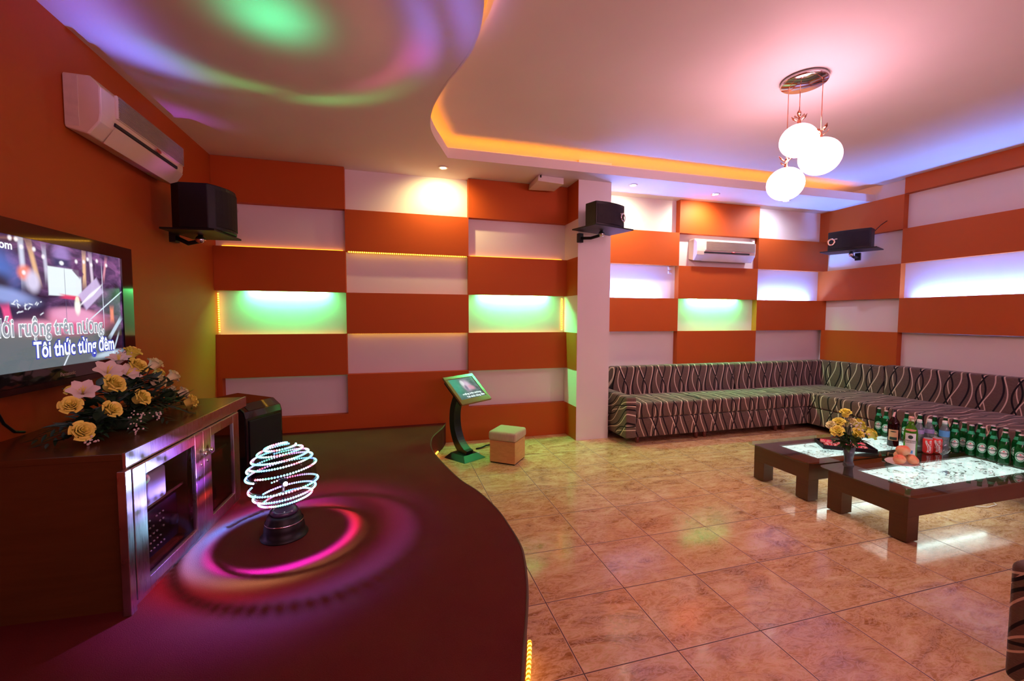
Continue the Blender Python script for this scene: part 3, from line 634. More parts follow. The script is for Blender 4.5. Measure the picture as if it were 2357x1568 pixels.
wall_speaker('big black speaker in the corner above the television', (-1.405, 3.87, 2.078), R(84), 0.41, 0.27, 0.335, 0.085, 0.44, 0.36, (0.02, 0.222, -0.02), ('BMB', 0.12, 0.20, 0.045), port=0)
wall_speaker('black speaker on the white column', (2.20, 4.20, 2.385), R(17), 0.42, 0.22, 0.255, 0.035, 0.56, 0.36, (-0.09, 0.27, -0.06), ('BMB', 0.13, 0.15, 0.016), port=1)
wall_speaker('black speaker on the right hand wall near the corner', (5.86, 4.25, 2.33), R(-68), 0.46, 0.22, 0.255, 0.035, 0.60, 0.34, (0.0, 0.335, -0.05), ('BMB', -0.13, 0.15, 0.016), port=-1)
tag(MB().tube([(6.05, 4.16, 2.50), (6.12, 4.15, 2.58), (6.185, 4.12, 2.66), (6.188, 4.05, 2.70)], 0.004, 6).build('speaker_cable', BLACKP), 'thin dark cable rising behind the speaker on the right hand wall', 'cable')

# ================================================================== air conditioners (local: front faces -y, length along x)
def aircon(label, loc, rz, Lx, D, Hh, mat, stain=False):
    t = thing('air_conditioner', label, 'air conditioner', loc, rz)
    pf = [(0.0, 0.0), (-D*0.62, -0.028), (-D*0.95, 0.045), (-D, 0.09), (-D, Hh*0.82), (-D*0.72, Hh*1.0), (0.0, Hh)]
    A = Matrix(((0,0,1,0),(1,0,0,0),(0,1,0,0),(0,0,0,1)))
    m = MB(); m.prism(pf, 0.0, Lx, A); m.build('casing', mat, t, 0.008)
    gx0, gx1 = Lx*0.13, Lx*0.985
    MB().box(gx0, gx1, -D-0.012, -D+0.004, Hh*0.40, Hh*0.86).build('front_grille', mat, t, 0.004)
    s = MB(); k = 14
    for i in range(k):
        z = Hh*0.42 + (Hh*0.42)*i/(k-1); s.box(gx0+0.012, gx1-0.012, -D-0.0165, -D-0.0125, z-0.0022, z+0.0022)
    o = s.build('louvre', simple('louvre_shade', (0.30, 0.24, 0.20), 0.6) if not bpy.data.materials.get('louvre_shade') else bpy.data.materials['louvre_shade'], t); o['kind'] = 'stuff'
    MB().box(gx0-0.01, gx1*0.90, -D-0.006, -D*0.93, 0.066, 0.084).build('outlet_slot', DARK, t)
    fl_ = MB(); fl_.quad((gx0-0.01, -D*0.66, -0.032), (gx1, -D*0.66, -0.032), (gx1, -D-0.002, 0.058), (gx0-0.01, -D-0.002, 0.058)); fl_.build('outlet_flap', mat, t)
    MB().lathe([(0.0, 0.004), (0.030, 0.002), (0.034, 0)], 20, Matrix.Translation((Lx*0.60, -D-0.0122, Hh*0.335)) @ Matrix.Rotation(PI/2, 4, 'X') @ Matrix.Diagonal((1, 0.32, 1, 1)), cap=False).build('badge', simple('badge_red', (0.45, 0.06, 0.04), 0.3), t)
    MB().box(-0.002, 0.0005, -D*0.40, -0.004, 0.01, Hh-0.01).build('side_cover', STAIN if stain else mat, t)
    return t
aircon('large ivory air conditioner high on the orange wall above the television', (XL+0.002, 2.89, 2.45), R(90), 0.945, 0.165, 0.285, IVORY, True)
aircon('small white air conditioner in the recess under the orange panel', (3.885, YB+P-0.002, 2.232), 0, 0.96, 0.17, 0.258, ACW)

# ceiling box
pa = thing('ceiling_speaker', 'white wedge shaped box fixed to the ceiling left of the column', 'ceiling box', (1.70, 4.60, ZC))
MB().add([(-0.135,-0.115,-0.001),(0.17,-0.095,-0.001),(0.17,0.20,-0.001),(-0.14,0.20,-0.001),(-0.165,-0.17,-0.082),(0.15,-0.14,-0.085),(0.14,0.13,-0.088),(-0.165,0.16,-0.088)], [(0,1,2,3),(4,7,6,5),(0,4,5,1),(1,5,6,2),(2,6,7,3),(3,7,4,0)]).build('housing', ACW, pa, 0.006)
MB().box(-0.125, -0.115, -0.150, -0.128, -0.035, -0.008).build('cord_stub', BLACKP, pa)

# ================================================================== revolving disco lamp, at rest
G = Vector((-0.587, 2.545, 0.565))
dl = thing('disco_lamp', 'round disco lamp on the red carpet, its light trails shaped as rows of coloured LEDs', 'disco lamp', (G.x, G.y, ZS))
gz = G.z - ZS
MB().lathe([(0.118, 0.0), (0.120, 0.006), (0.104, 0.012), (0.102, 0.05), (0.096, 0.080), (0.094, 0.082), (0.090, 0.086), (0.085, 0.110), (0.080, 0.122), (0.050, 0.130), (0, 0.131)], 40).build('base', BLACKP, dl)
MB().lathe([(0.0965, 0.079), (0.0990, 0.082), (0.0965, 0.086)], 40, cap=False).build('chrome_ring', CHROME, dl)
MB().lathe([(0.072, 0.128), (0.070, 0.140), (0.058, 0.156), (0.040, 0.165), (0.012, 0.168)], 32).build('turntable', simple('purple_black_plastic', (0.05, 0.03, 0.07), 0.15), dl)
MB().tube([(0, 0, 0.166), (0, 0, gz-0.04)], 0.007, 10).build('spindle', CHROME, dl)
MB().lathe([(0.008, gz-0.045), (0.020, gz-0.035), (0.022, gz-0.022)], 16).build('lamp_cup', BLACKP, dl)
RS = 0.175
MB().sphere((0, 0, gz), RS-0.006, 40, 24).build('clear_shell', SMOKE, dl)
# rows of LEDs: each row a dark flexible strip studded with small lamps, shaped after the spinning ball's light trails
def mk_led():
    t = NT('led_colours'); o = t.co(); s = t.n('ShaderNodeSeparateXYZ', i_Vector=o)
    an = t.math('ARCTAN2', s.outputs[1], s.outputs[0])
    h = t.math('FRACT', t.math('ADD', t.math('MULTIPLY', an, 0.48), t.math('MULTIPLY', s.outputs[2], 7.0)))
    c = t.ramp(h, [(0.0, (0.25, 0.45, 1.0)), (0.22, (0.35, 1.0, 0.95)), (0.38, (0.65, 0.95, 1.0)), (0.52, (0.85, 0.45, 1.0)), (0.60, (1.0, 0.16, 0.12)), (0.66, (1.0, 0.6, 0.9)), (0.80, (0.25, 1.0, 0.6)), (1.0, (0.25, 0.45, 1.0))])
    return t.p(col=(0.05, 0.05, 0.05), ecol=c, estr=2.1)
LEDC = mk_led(); STRIPM = simple('led_strip_backing', (0.015, 0.015, 0.02), 0.4)
tilt = Matrix.Translation((0, 0, gz)) @ Matrix.Rotation(R(-8), 4, Vector((0.27, 0.96, 0)))
def led_row(ph0, ph1, turns, a0, gap=None):
    N = int(turns*150); pts = []
    for k in range(N+1):
        u = k/N; ph = R(ph0 + (ph1-ph0)*u); a = a0 + turns*2*PI*u
        pts.append(tilt @ Vector((RS*math.cos(ph)*math.cos(a), RS*math.cos(ph)*math.sin(a), RS*math.sin(ph))))
    st_ = MB().tube(pts, 0.0016, 5).build('led_strip', STRIPM, dl)
    b = MB(); acc = 0.0; last = pts[0]
    for p in pts:
        acc += (p-last).length; last = p
        if acc >= 0.0100:
            acc = 0; nrm = (p - Vector((0, 0, gz))).normalized(); b.sphere(p + nrm*0.002, 0.0058, 7, 5)
    o = b.build('led_lamps', LEDC, st_, fix=False); o['kind'] = 'stuff'
for args in ((74, 60, 1.0, 0.5), (58, 47, 1.0, 1.1), (42, 34, 1.0, 2.0), (29, 23, 1.0, -2.6), (15, 9, 1.0, -2.2), (-13, -21, 0.9, -3.4), (-28, -34, 0.95, -3.3), (-40, -47, 0.95, -3.0)): led_row(*args)
MB().sphere((0.045, -0.150, gz+0.006), 0.011, 14, 10).build('front_lamp', emis('bright_lamp', (1.0, 0.93, 0.85), 60), dl)
# the lamp's own beams: coloured rings and spots thrown on carpet, cabinet and ceiling
ld = bpy.data.lights.new('disco_beams', 'POINT'); ld.energy = 1.0; ld.shadow_soft_size = 0.006
lo = bpy.data.objects.new('disco_beams', ld); lo.location = G; C.objects.link(lo)
n = NT('beams', ld); tr = n.t; em = [x for x in tr.nodes if x.type == 'EMISSION'][0]
dirn = n.n('ShaderNodeTexCoord').outputs['Normal']; s = n.n('ShaderNodeSeparateXYZ', i_Vector=dirn)
th = n.math('MULTIPLY', n.math('ARCCOSINE', s.outputs[2]), 180/PI); az = n.math('MULTIPLY', n.math('ARCTAN2', s.outputs[1], s.outputs[0]), 180/PI)
def gauss(x, c, wdt):
    d = n.math('DIVIDE', n.math('SUBTRACT', x, c), wdt); return n.math('EXPONENT', n.math('MULTIPLY', n.math('MULTIPLY', d, d), -1))
def azg(c, wdt):
    d = n.math('SUBTRACT', n.math('FRACT', n.math('ADD', n.math('DIVIDE', n.math('SUBTRACT', az, c), 360), 0.5)), 0.5)
    d = n.math('DIVIDE', d, wdt/360); return n.math('EXPONENT', n.math('MULTIPLY', n.math('MULTIPLY', d, d), -1))
RINGS = [  # theta from the zenith, width, azimuth, azimuth width, colour, strength
 (133.5, 2.2, -85, 75, (1.0, 0.06, 2.2), 36), (132.5, 2.0, 0, 45, (1.0, 0.10, 0.12), 22), (131.5, 2.2, 50, 40, (1.0, 0.22, 0.05), 9), (127, 4.5, 100, 40, (0.4, 0.03, 1.0), 30),
 (131.5, 2.8, 150, 42, (0.02, 0.28, 1.0), 150), (128, 3.2, -165, 35, (0.12, 0.30, 1.0), 70), (127.5, 2.8, -90, 60, (0.55, 0.8, 0.3), 16), (126, 3, 165, 30, (0.4, 0.9, 0.4), 6),
 (116, 3.6, -60, 100, (0.20, 0.2, 1.0), 20), (118, 4.5, 20, 60, (0.75, 0.06, 0.6), 7), (121, 5.0, -130, 50, (1.0, 0.03, 0.12), 10), (116, 5.5, 110, 50, (1.0, 0.05, 0.2), 6), (112, 3, -105, 36, (0.5, 0.1, 1.0), 8),
 # ceiling
 (0, 4.8, 0, 4000, (0.03, 1.0, 0.36), 50), (19.5, 1.7, 92, 48, (0.15, 1.0, 0.20), 17), (22, 2.2, 128, 16, (0.45, 0.9, 0.2), 9), (16.5, 1.6, 35, 26, (1.0, 0.16, 0.30), 12), (20.5, 3.5, -15, 20, (0.22, 0.20, 1.0), 42), (18, 2.5, 10, 14, (0.9, 0.1, 0.8), 14),
 (23.0, 3.6, 148, 17, (0.20, 0.22, 1.0), 55), (20, 4.0, 172, 18, (0.35, 0.18, 1.0), 30), (35, 2.2, 126, 9, (0.7, 0.1, 1.0), 20), (12, 3.0, -10, 60, (1.0, 0.4, 0.3), 5),
 # cabinet front and wall
 (64, 6, -133, 14, (0.35, 0.45, 1.0), 12), (62, 6, -152, 14, (0.45, 0.15, 1.0), 12), (62, 5, 178, 16, (1.0, 0.08, 0.25), 20), (66, 5, 150, 14, (0.6, 0.3, 0.1), 10),
 (92, 4.0, 178, 16, (0.45, 0.10, 1.0), 26), (84, 4.0, -160, 22, (0.35, 0.30, 1.0), 24), (90, 3.0, 150, 14, (1.0, 0.05, 0.1), 26), (104, 2.5, 165, 12, (1.0, 0.04, 0.02), 26), (78, 5, 170, 18, (0.9, 0.1, 0.7), 16), (93, 5, -142, 12, (0.3, 0.7, 0.9), 14), (70, 6, 160, 12, (0.6, 0.9, 0.1), 8),
]
acc = None
for (t0, tw, a0, aw, col, st0) in RINGS:
    f = gauss(th, t0, tw)
    if aw < 1000: f = n.math('MULTIPLY', f, azg(a0, aw))
    c = n.vec('SCALE', (col[0]*st0, col[1]*st0, col[2]*st0)); n.put(c.node.inputs['Scale'], f)
    acc = c if acc is None else n.vec('ADD', acc, c)
n.put(em.inputs['Color'], acc); em.inputs['Strength'].default_value = 7.5

# ================================================================== touch screen stand
ls = thing('touch_screen_stand', 'black curved stand with a tilted touch screen by the end of the stage', 'touch screen stand', (0.69, 4.30, 0.0))
d1 = Vector((0.866, 0.5, 0.03)).normalized(); nh = Vector((0.5, -0.866, 0)); up_ = Vector((0, 0, 1))
def post_pt(s_, z): return nh*s_ + up_*z
prof = [(0.10, 0.035), (0.03, 0.06), (-0.06, 0.14), (-0.115, 0.26), (-0.13, 0.38), (-0.115, 0.50), (-0.06, 0.62), (0.0, 0.69)]
prof = smooth(prof, 4)
wd = Vector((0.866, 0.5, 0))*0.045
m = MB(); vs = []; N = len(prof)
for k, (s_, z) in enumerate(prof):
    a = Vector(prof[max(0, k-1)]); b = Vector(prof[min(N-1, k+1)]); t2 = (b-a).normalized(); nn = Vector((-t2.y, t2.x))*0.038*(1.25 - 0.35*k/N)
    for sg, sd in ((1, 1), (1, -1), (-1, -1), (-1, 1)):
        p = post_pt(s_+nn.x*sg, z+nn.y*sg) + wd*sd; vs.append(tuple(p))
fs_ = [(0,3,2,1), tuple((N-1)*4+i for i in range(4))]
for k in range(N-1):
    for i in range(4): fs_.append((k*4+i, k*4+(i+1)%4, k*4+4+(i+1)%4, k*4+4+i))
m.add(vs, fs_); m.build('post', BLACKP, ls, 0.003)
Mb = Matrix(((0.866, 0.5, 0, 0), (0.5, -0.866, 0, 0), (0, 0, 1, 0), (0, 0, 0, 1)))
m = MB(); m.add([tuple(Mb @ Vector(v)) for v in [(-0.17,-0.10,0.001),(0.17,-0.10,0.001),(0.14,0.20,0.001),(-0.14,0.20,0.001),(-0.10,-0.07,0.05),(0.10,-0.07,0.05),(0.09,0.12,0.045),(-0.09,0.12,0.045)]], [(0,3,2,1),(4,5,6,7),(0,1,5,4),(1,2,6,5),(2,3,7,6),(3,0,4,7)])
m.build('foot', BLACKP, ls, 0.004)
# screen panel: axes d1 (right), dn (down the slope)
TL = Vector((0.48, 4.27, 0.822)) - Vector((0.69, 4.30, 0)); dn = (nh*0.80 - up_*0.60).normalized(); nz = d1.cross(-dn).normalized() 
if nz.z < 0: nz = -nz
PM = Matrix.Translation(TL) @ Matrix((( d1.x, -dn.x, nz.x, 0), (d1.y, -dn.y, nz.y, 0), (d1.z, -dn.z, nz.z, 0), (0, 0, 0, 1)))
FW, FH = 0.385, 0.385
COPPER = simple('brown_frame', (0.20, 0.07, 0.025), 0.2)
m = MB()
for (a, b, c, d) in ((0, FW, -0.042, 0), (0, FW, -FH, -FH+0.06), (0, 0.036, -FH+0.06, -0.042), (FW-0.036, FW, -FH+0.06, -0.042)): m.box(a, b, c, d, -0.012, 0.010, 0, PM)
m.build('screen_frame', COPPER, ls, 0.003)
m = MB(); m.box(0.02, FW-0.02, -FH+0.03, -0.03, -0.05, -0.0125, 0, PM); m.build('screen_housing', BLACKP, ls, 0.004)
shp2 = [('e', 0.55, 0.62, 0.16, 0.14, 0, 0.5, (0.75, 0.60, 0.75), 1), ('e', 0.45, 0.75, 0.07, 0.08, 0, 0.4, (0.9, 0.88, 0.92), 1), ('e', 0.7, 0.5, 0.12, 0.06, -10, 0.6, (0.8, 0.4, 0.5), 0.9), ('e', 0.15, 0.75, 0.22, 0.30, 0, 0.7, (0.05, 0.45, 0.25), 0.8), ('e', 0.5, 0.5, 0.05, 0.08, 0, 0.5, (0.3, 0.25, 0.35), 1)]
SCR2 = mk_screen('touch_screen_picture', shp2, lambda t, X, Y: t.ramp(t.noise(t.co('UV'), 5, 3), [(0.3, (0.05, 0.10, 0.10)), (0.7, (0.20, 0.26, 0.27))]), 0.8)
q = [PM @ Vector(v) for v in ((0.036, -FH+0.06, 0.004), (FW-0.036, -FH+0.06, 0.004), (FW-0.036, -0.042, 0.004), (0.036, -0.042, 0.004))]
sc2 = screen_quad('screen', *q, SCR2, ls)
text('song_text', 'ruộng trên nương', TXW, sc2, PM @ Matrix.Translation((0.09, -FH+0.115, 0.0055)), 0.032, 0.0002, 0.0008)
text('song_text', 'Tôi thức từng đêm', TXW, sc2, PM @ Matrix.Translation((0.12, -FH+0.075, 0.0055)), 0.030, 0.0002, 0.0008)
tag(MB().tube([(0.86, 4.47, 0.012), (0.92, 4.49, 0.012), (0.98, 4.53, 0.02), (1.08, 4.58, 0.014), (1.16, 4.60, 0.010), (1.30, 4.68, 0.010), (1.5, 4.75, 0.010)], 0.009, 8).build('power_cord', BLACKP), 'black cord on the floor running from the touch screen stand to the wall', 'cord')
rose_plug = MB().rbox(-0.03, 0.03, -0.012, 0.012, 0, 0.014, 0.004).build('plug', ACW); rose_plug.location = (0.845, 4.335, 0.0015); rose_plug.rotation_euler = (0, 0, 0.5)
tag(rose_plug, 'small pale plug lying on the floor beside the touch screen stand', 'plug')

# ================================================================== stool
sang = math.atan2(3.86-4.04, 1.136-0.911)
sl = thing('stool', 'small square wooden stool with a padded woven beige seat', 'stool', (1.105, 4.065, 0), sang)
STW = wood('stool_veneer', (0.42, 0.17, 0.05), (0.72, 0.36, 0.14), 0.35, (2, 2, 6), 5)
_t = NT('woven_seat_cloth'); _w = _t.noise(_t.vec('MULTIPLY', _t.co(), (60, 60, 4)), 3, 4, 0.7)
SEATC = _t.p(col=_t.mix(_w, (0.33, 0.24, 0.15), (0.62, 0.50, 0.36)), rough=0.9)
MB().box(-0.135, 0.135, -0.135, 0.135, 0.012, 0.225).build('body', STW, sl, 0.003)
MB().rbox(-0.148, 0.148, -0.148, 0.148, 0.2255, 0.318, 0.026, 4).build('seat_cushion', SEATC, sl)
MB().box(-0.128, 0.128, -0.128, 0.128, 0.0, 0.0118).build('plinth', BLACKP, sl)

# ================================================================== long corner sofa
so = thing('corner_sofa', 'long L shaped sofa in brown fabric with wavy black and cream lines along two walls', 'sofa', (0, 0, 0))
SX0, SX1 = 2.505, XR-0.012; SY = YB-0.012; FY = 4.19; CX = 5.17
MB().rbox(SX0, SX0+0.135, FY-0.02, SY, 0.075, 0.545, 0.022, 3).build('armrest', FAB_A, so)
def cush(x0, x1, y0, y1, mat, z0=0.292, z1=0.468): return MB().rbox(x0, x1, y0, y1, z0, z1, 0.030, 4).build('seat_cushion', mat, so)
cush(2.645, 3.55, FY, 4.74, FAB_B); cush(3.556, 4.75, FY, 4.74, FAB_B); cush(4.756, SX1-0.13, FY, 4.74, FAB_B)
cush(CX, SX1-0.13, 2.9, FY-0.006, FAB_C); cush(CX, SX1-0.13, 1.7, 2.894, FAB_C)
MB().rbox(2.645, CX-0.003, FY+0.006, 4.72, 0.075, 0.288, 0.010, 2).build('seat_base', FAB_B, so)
MB().rbox(CX+0.006, SX1-0.13, 1.7, 4.72, 0.075, 0.288, 0.010, 2).build('seat_base', FAB_C, so)
MB().rbox(2.645, 4.50, 4.725, SY, 0.08, 0.822, 0.026, 3).build('backrest', FAB_B, so); MB().rbox(4.504, SX1, 4.725, SY, 0.08, 0.822, 0.026, 3).build('backrest', FAB_B, so)
MB().rbox(SX1-0.15, SX1, 3.90, 4.722, 0.08, 0.822, 0.026, 3).build('backrest', FAB_C, so); MB().rbox(SX1-0.15, SX1, 1.7, 3.896, 0.08, 0.842, 0.026, 3).build('backrest', FAB_C, so)
for (x, y) in ((2.70, 4.25), (3.50, 4.25), (3.62, 4.25), (4.70, 4.25), (4.82, 4.25), (2.60, 4.70), (3.5, 4.70), (4.8, 4.70), (5.25, 3.7), (5.25, 2.9), (5.25, 1.8), (6.0, 4.0), (6.0, 2.9), (6.0, 1.8)):
    MB().lathe([(0.020, 0.0), (0.028, 0.076)], 10, Matrix.Translation((x, y, 0))).build('leg', LEGW, so)
# second sofa, only its arm comes into the photo at the lower right
FAB_N = mk_fabric('wavy_line_fabric_near', (0.15, 0.8, 1), (0.3, 1, -0.5))
s2 = thing('sofa', 'second brown sofa with black and white wavy lines, its arm at the right edge', 'sofa', (2.295, 0.30, 0))
MB().rbox(0, 0.14, 0, 0.715, 0.03, 0.505, 0.028, 4).build('armrest', FAB_N, s2)
MB().rbox(0.145, 1.5, 0.15, 0.70, 0.27, 0.45, 0.03, 4).build('seat_cushion', FAB_B, s2); MB().rbox(0.145, 1.5, 0.15, 0.69, 0.03, 0.266, 0.01, 2).build('seat_base', FAB_B, s2)
MB().rbox(0.145, 1.5, 0.0, 0.146, 0.05, 0.80, 0.03, 4).build('backrest', FAB_B, s2)
MB().rbox(1.505, 1.64, 0, 0.715, 0.03, 0.505, 0.028, 4).build('armrest', FAB_N, s2)
for (x, y) in ((0.06, 0.06), (0.06, 0.64), (1.57, 0.06), (1.57, 0.64)): MB().lathe([(0.02, 0.0), (0.028, 0.031)], 10, Matrix.Translation((x, y, 0))).build('leg', LEGW, s2)

# ================================================================== low tables with lit tops
def mk_lightpanel():
    t = NT('lit_panel_with_script'); o = t.co()
    a = t.noise(t.vec('MULTIPLY', o, (1.0, 1.5, 1)), 10, 1, 0.4, 1.4); b = t.noise(o, 6.5, 2); c2 = t.noise(o, 34, 2, 0.5, 1.0)
    ln = t.math('LESS_THAN', t.math('ABSOLUTE', t.math('SUBTRACT', a, 0.5)), 0.028); msk = t.math('GREATER_THAN', b, 0.44)
    l2 = t.math('LESS_THAN', t.math('ABSOLUTE', t.math('SUBTRACT', c2, 0.5)), 0.018); m2 = t.math('GREATER_THAN', b, 0.54)
    f = t.math('MAXIMUM', t.math('MULTIPLY', ln, msk), t.math('MULTIPLY', l2, m2))
    return t.p(col=(0.75, 0.8, 0.8), ecol=t.mix(f, (0.93, 1.0, 0.97), (0.03, 0.05, 0.05)), estr=1.25, rough=0.4)
LPAN = mk_lightpanel(); FROST = emis('frosted_border', (0.45, 0.62, 0.60), 0.55)
def make_table(label):
    t = thing('coffee_table', label, 'table', (3.95, 2.11, 0), 0, 'low tables with lit glass tops')
    x0, x1, y0, y1 = -0.81, 0.81, -0.258, 0.258
    m = MB()
    m.box(x0, x1, y0, y0+0.02, 0.170, 0.309); m.box(x0, x1, y1-0.02, y1, 0.170, 0.309); m.box(x0, x0+0.02, y0+0.02, y1-0.02, 0.170, 0.309); m.box(x1-0.02, x1, y0+0.02, y1-0.02, 0.170, 0.309)
    m.build('apron', DWOOD, t, 0.001)
    lx, ly = 0.63, 0.182
    m = MB()
    for (a, b, c, d) in ((x0+0.0205, x1-0.0205, y0+0.0205, -ly), (x0+0.0205, x1-0.0205, ly, y1-0.0205), (x0+0.0205, -lx, -ly, ly), (lx, x1-0.0205, -ly, ly)): m.box(a, b, c, d, 0.290, 0.3085)
    m.build('top_frame', DWOOD, t)
    MB().box(-lx+0.001, lx-0.001, -ly+0.001, ly-0.001, 0.280, 0.296).build('light_panel', LPAN, t)
    MB().box(-lx, -lx+0.028, -ly, ly, 0.2965, 0.300).build('frosted_border', FROST, t)
    MB().rbox(x0-0.055, x1+0.055, y0-0.055, y1+0.055, 0.3095, 0.3205, 0.0, 1) if False else None
    r = 0.06; gx, gy = 0.862, 0.310; poly = []
    for (cx, cy, a0) in ((gx-r, gy-r, 0), (-gx+r, gy-r, 90), (-gx+r, -gy+r, 180), (gx-r, -gy+r, 270)):
        for k in range(7): a = R(a0 + 15*k); poly.append((cx + r*math.cos(a), cy + r*math.sin(a)))
    MB().prism(poly, 0.311, 0.320).build('glass_top', TGLASS, t)
    for sx in (-1, 1):
        for sy in (-1, 1):
            xa = x0+0.0 if sx < 0 else x1-0.105; ya = y0+0.0 if sy < 0 else y1-0.105
            MB().box(xa+0.0005, xa+0.1045, ya+0.0005, ya+0.1045, 0.008, 0.1695).build('leg', DWOOD, t, 0.001)
            MB().lathe([(0.03, 0), (0.035, 0.0078)], 12, Matrix.Translation((xa+0.052, ya+0.052, 0))).build('leg_pad', simple('pale_pad', (0.5, 0.45, 0.42), 0.5) if not bpy.data.materials.get('pale_pad') else bpy.data.materials['pale_pad'], t)
    MB().tube([(-0.5, 0, 0.245), (0.5, 0, 0.245)], 0.012, 8).build('light_tube', emis('table_tube', (0.75, 1.0, 0.92), 7) if not bpy.data.materials.get('table_tube') else bpy.data.materials['table_tube'], t)
    return t
t1 = make_table('nearer low dark wood table with a glowing white panel under its glass top')
dup(t1, (3.92, 2.755, 0), 0, 'farther low dark wood table, behind the vase of yellow roses')
tag(MB().tube([(4.50, 2.30, 0.17), (4.48, 2.22, 0.10), (4.50, 2.12, 0.012), (4.46, 2.06, 0.008), (4.33, 2.05, 0.008), (4.24, 2.10, 0.010), (4.22, 2.20, 0.05), (4.25, 2.26, 0.20)], 0.0035, 6).build('white_cord', ACW), 'thin white cord looping under the nearer table', 'cord')
TOPZ = 0.3205

# ================================================================== bottles and table ware
def label_patch(r, z0, z1, half, mat, parent, name='label', oval=False, az=-PI/2, lift=0.0006, n=14):
    """curved patch on a cylinder of radius r, centred on azimuth az"""
    m = MB(); vs = []; fs = []
    if oval:
        K = 24; zc, hz = (z0+z1)/2, (z1-z0)/2; vs.append((( r+lift)*math.cos(az), (r+lift)*math.sin(az), zc))
        for ring in (0.5, 1.0):
            for k in range(K):
                a = 2*PI*k/K; th_ = az + half*ring*math.cos(a); vs.append(((r+lift)*math.cos(th_), (r+lift)*math.sin(th_), zc + hz*ring*math.sin(a)))
        for k in range(K):
            j = (k+1) % K; fs.append((0, 1+k, 1+j)); fs.append((1+k, 1+K+k, 1+K+j, 1+j))
    else:
        for k in range(n+1):
            th_ = az - half + 2*half*k/n
            for z in (z0, z1): vs.append(((r+lift)*math.cos(th_), (r+lift)*math.sin(th_), z))
        for k in range(n): fs.append((2*k, 2*k+2, 2*k+3, 2*k+1))
    m.add(vs, fs, 0, True); return m.build(name, mat, parent)
def curved_text(body, r, z, size, mat, parent, lift=0.0012, az=-PI/2, off=0.0):
    o = text('label_text', body, mat, parent, Matrix.Identity(4), size, 0.0, off, 'CENTER')
    for v in o.data.vertices:
        a = az + v.co.x/r; v.co = Vector(((r+lift)*math.cos(a), (r+lift)*math.sin(a), z + v.co.y))
    return o
LBW = simple('label_white', (0.82, 0.84, 0.82), 0.5); LBG = simple('label_green', (0.02, 0.42, 0.20), 0.5); LBD = simple('label_dark', (0.02, 0.05, 0.03), 0.5); LBR = simple('label_red', (0.75, 0.03, 0.03), 0.5)
LBO = simple('label_tan', (0.75, 0.48, 0.24), 0.5); CAPM = simple('cap_metal', (0.72, 0.68, 0.66), 0.3, metal=0.6); BLUEL = simple('label_blue', (0.10, 0.35, 0.75), 0.5); PURL = simple('label_lilac', (0.35, 0.30, 0.60), 0.5)
def beer():
    t = thing('beer_bottle', 'green beer bottle', 'bottle', (0, 0, 0))
    MB().lathe([(0.026, 0.0), (0.0305, 0.004), (0.031, 0.012), (0.031, 0.135), (0.029, 0.152), (0.020, 0.178), (0.0145, 0.196), (0.0135, 0.232), (0.0142, 0.234), (0.0142, 0.240)], 24).build('bottle_glass', GREENG, t)
    MB().lathe([(0.0155, 0.238), (0.0155, 0.243), (0.013, 0.2475), (0, 0.2485)], 20).build('crown_cap', CAPM, t)
    lb = label_patch(0.031, 0.040, 0.122, 0.98, LBG, t, oval=True)
    label_patch(0.031, 0.0445, 0.1175, 0.86, LBW, lb, 'label_ring', True, lift=0.0010); label_patch(0.031, 0.048, 0.114, 0.76, LBG, lb, 'label_field', True, lift=0.0013)
    label_patch(0.031, 0.054, 0.108, 0.60, LBW, lb, 'label_centre', True, lift=0.0016)
    label_patch(0.031, 0.077, 0.087, 0.80, LBD, lb, 'label_band', lift=0.0019); curved_text('Heineken', 0.031, 0.0793, 0.0085, LBW, lb, 0.0022, off=0.0001)
    m = MB(); vs = [(0, 0)]; 
    for k in range(10): a = PI/2 + k*PI/5; rr = 0.0075 if k % 2 == 0 else 0.003; vs.append((rr*math.cos(a), rr*math.sin(a)))
    V3 = []
    for x, z in vs: th_ = -PI/2 + x/0.031; V3.append((0.0332*math.cos(th_), 0.0332*math.sin(th_), 0.097+z))
    m.add(V3, [(0, k, k % 10 + 1) for k in range(1, 11)]); m.build('red_star', LBR, lb)
    MB().lathe([(0.0222, 0.172), (0.0150, 0.1965)], 20, cap=False).build('neck_label', LBG, t)
    return t
b0 = beer(); BG = 'green beer bottles on the tables'
# (x, y, rz, label) world positions; every bottle faces the camera side
SPOTS = [
 (4.552, 2.965, 'leftmost green beer bottle, at the far left end of the row'),
 (4.487, 2.862, 'second green beer bottle from the left, beside the dark wine bottle'),
 (4.56, 2.74, 'green beer bottle showing between the dark wine bottle and the lime green bottle'),
 (4.60, 2.66, 'green beer bottle behind the lime green bottle'),
 (4.66, 2.585, 'green beer bottle behind the left clear bottle'),
 (4.70, 2.53, 'green beer bottle behind the middle clear bottle'),
 (4.72, 2.47, 'green beer bottle behind the blue labelled water bottle'),
 (4.518, 2.365, 'green beer bottle right beside the blue labelled water bottle, front row'),
 (4.625, 2.362, 'green beer bottle half hidden, just right of the first front row bottle'),
 (4.567, 2.286, 'third green beer bottle right of the water bottle, front row'),
 (4.564, 2.216, 'fourth green beer bottle right of the water bottle, front row'),
 (4.562, 2.148, 'fifth green beer bottle right of the water bottle, front row'),
 (4.537, 2.074, 'sixth green beer bottle right of the water bottle, front row'),
 (4.548, 1.992, 'rightmost green beer bottle at the edge of the photo, front row'),
 (4.700, 2.300, 'green beer bottle in the back row behind the third front bottle'),
 (4.712, 2.225, 'green beer bottle in the back row behind the fourth front bottle'),
 (4.708, 2.150, 'green beer bottle in the back row behind the fifth front bottle'),
 (4.695, 2.075, 'green beer bottle in the back row behind the sixth front bottle')]
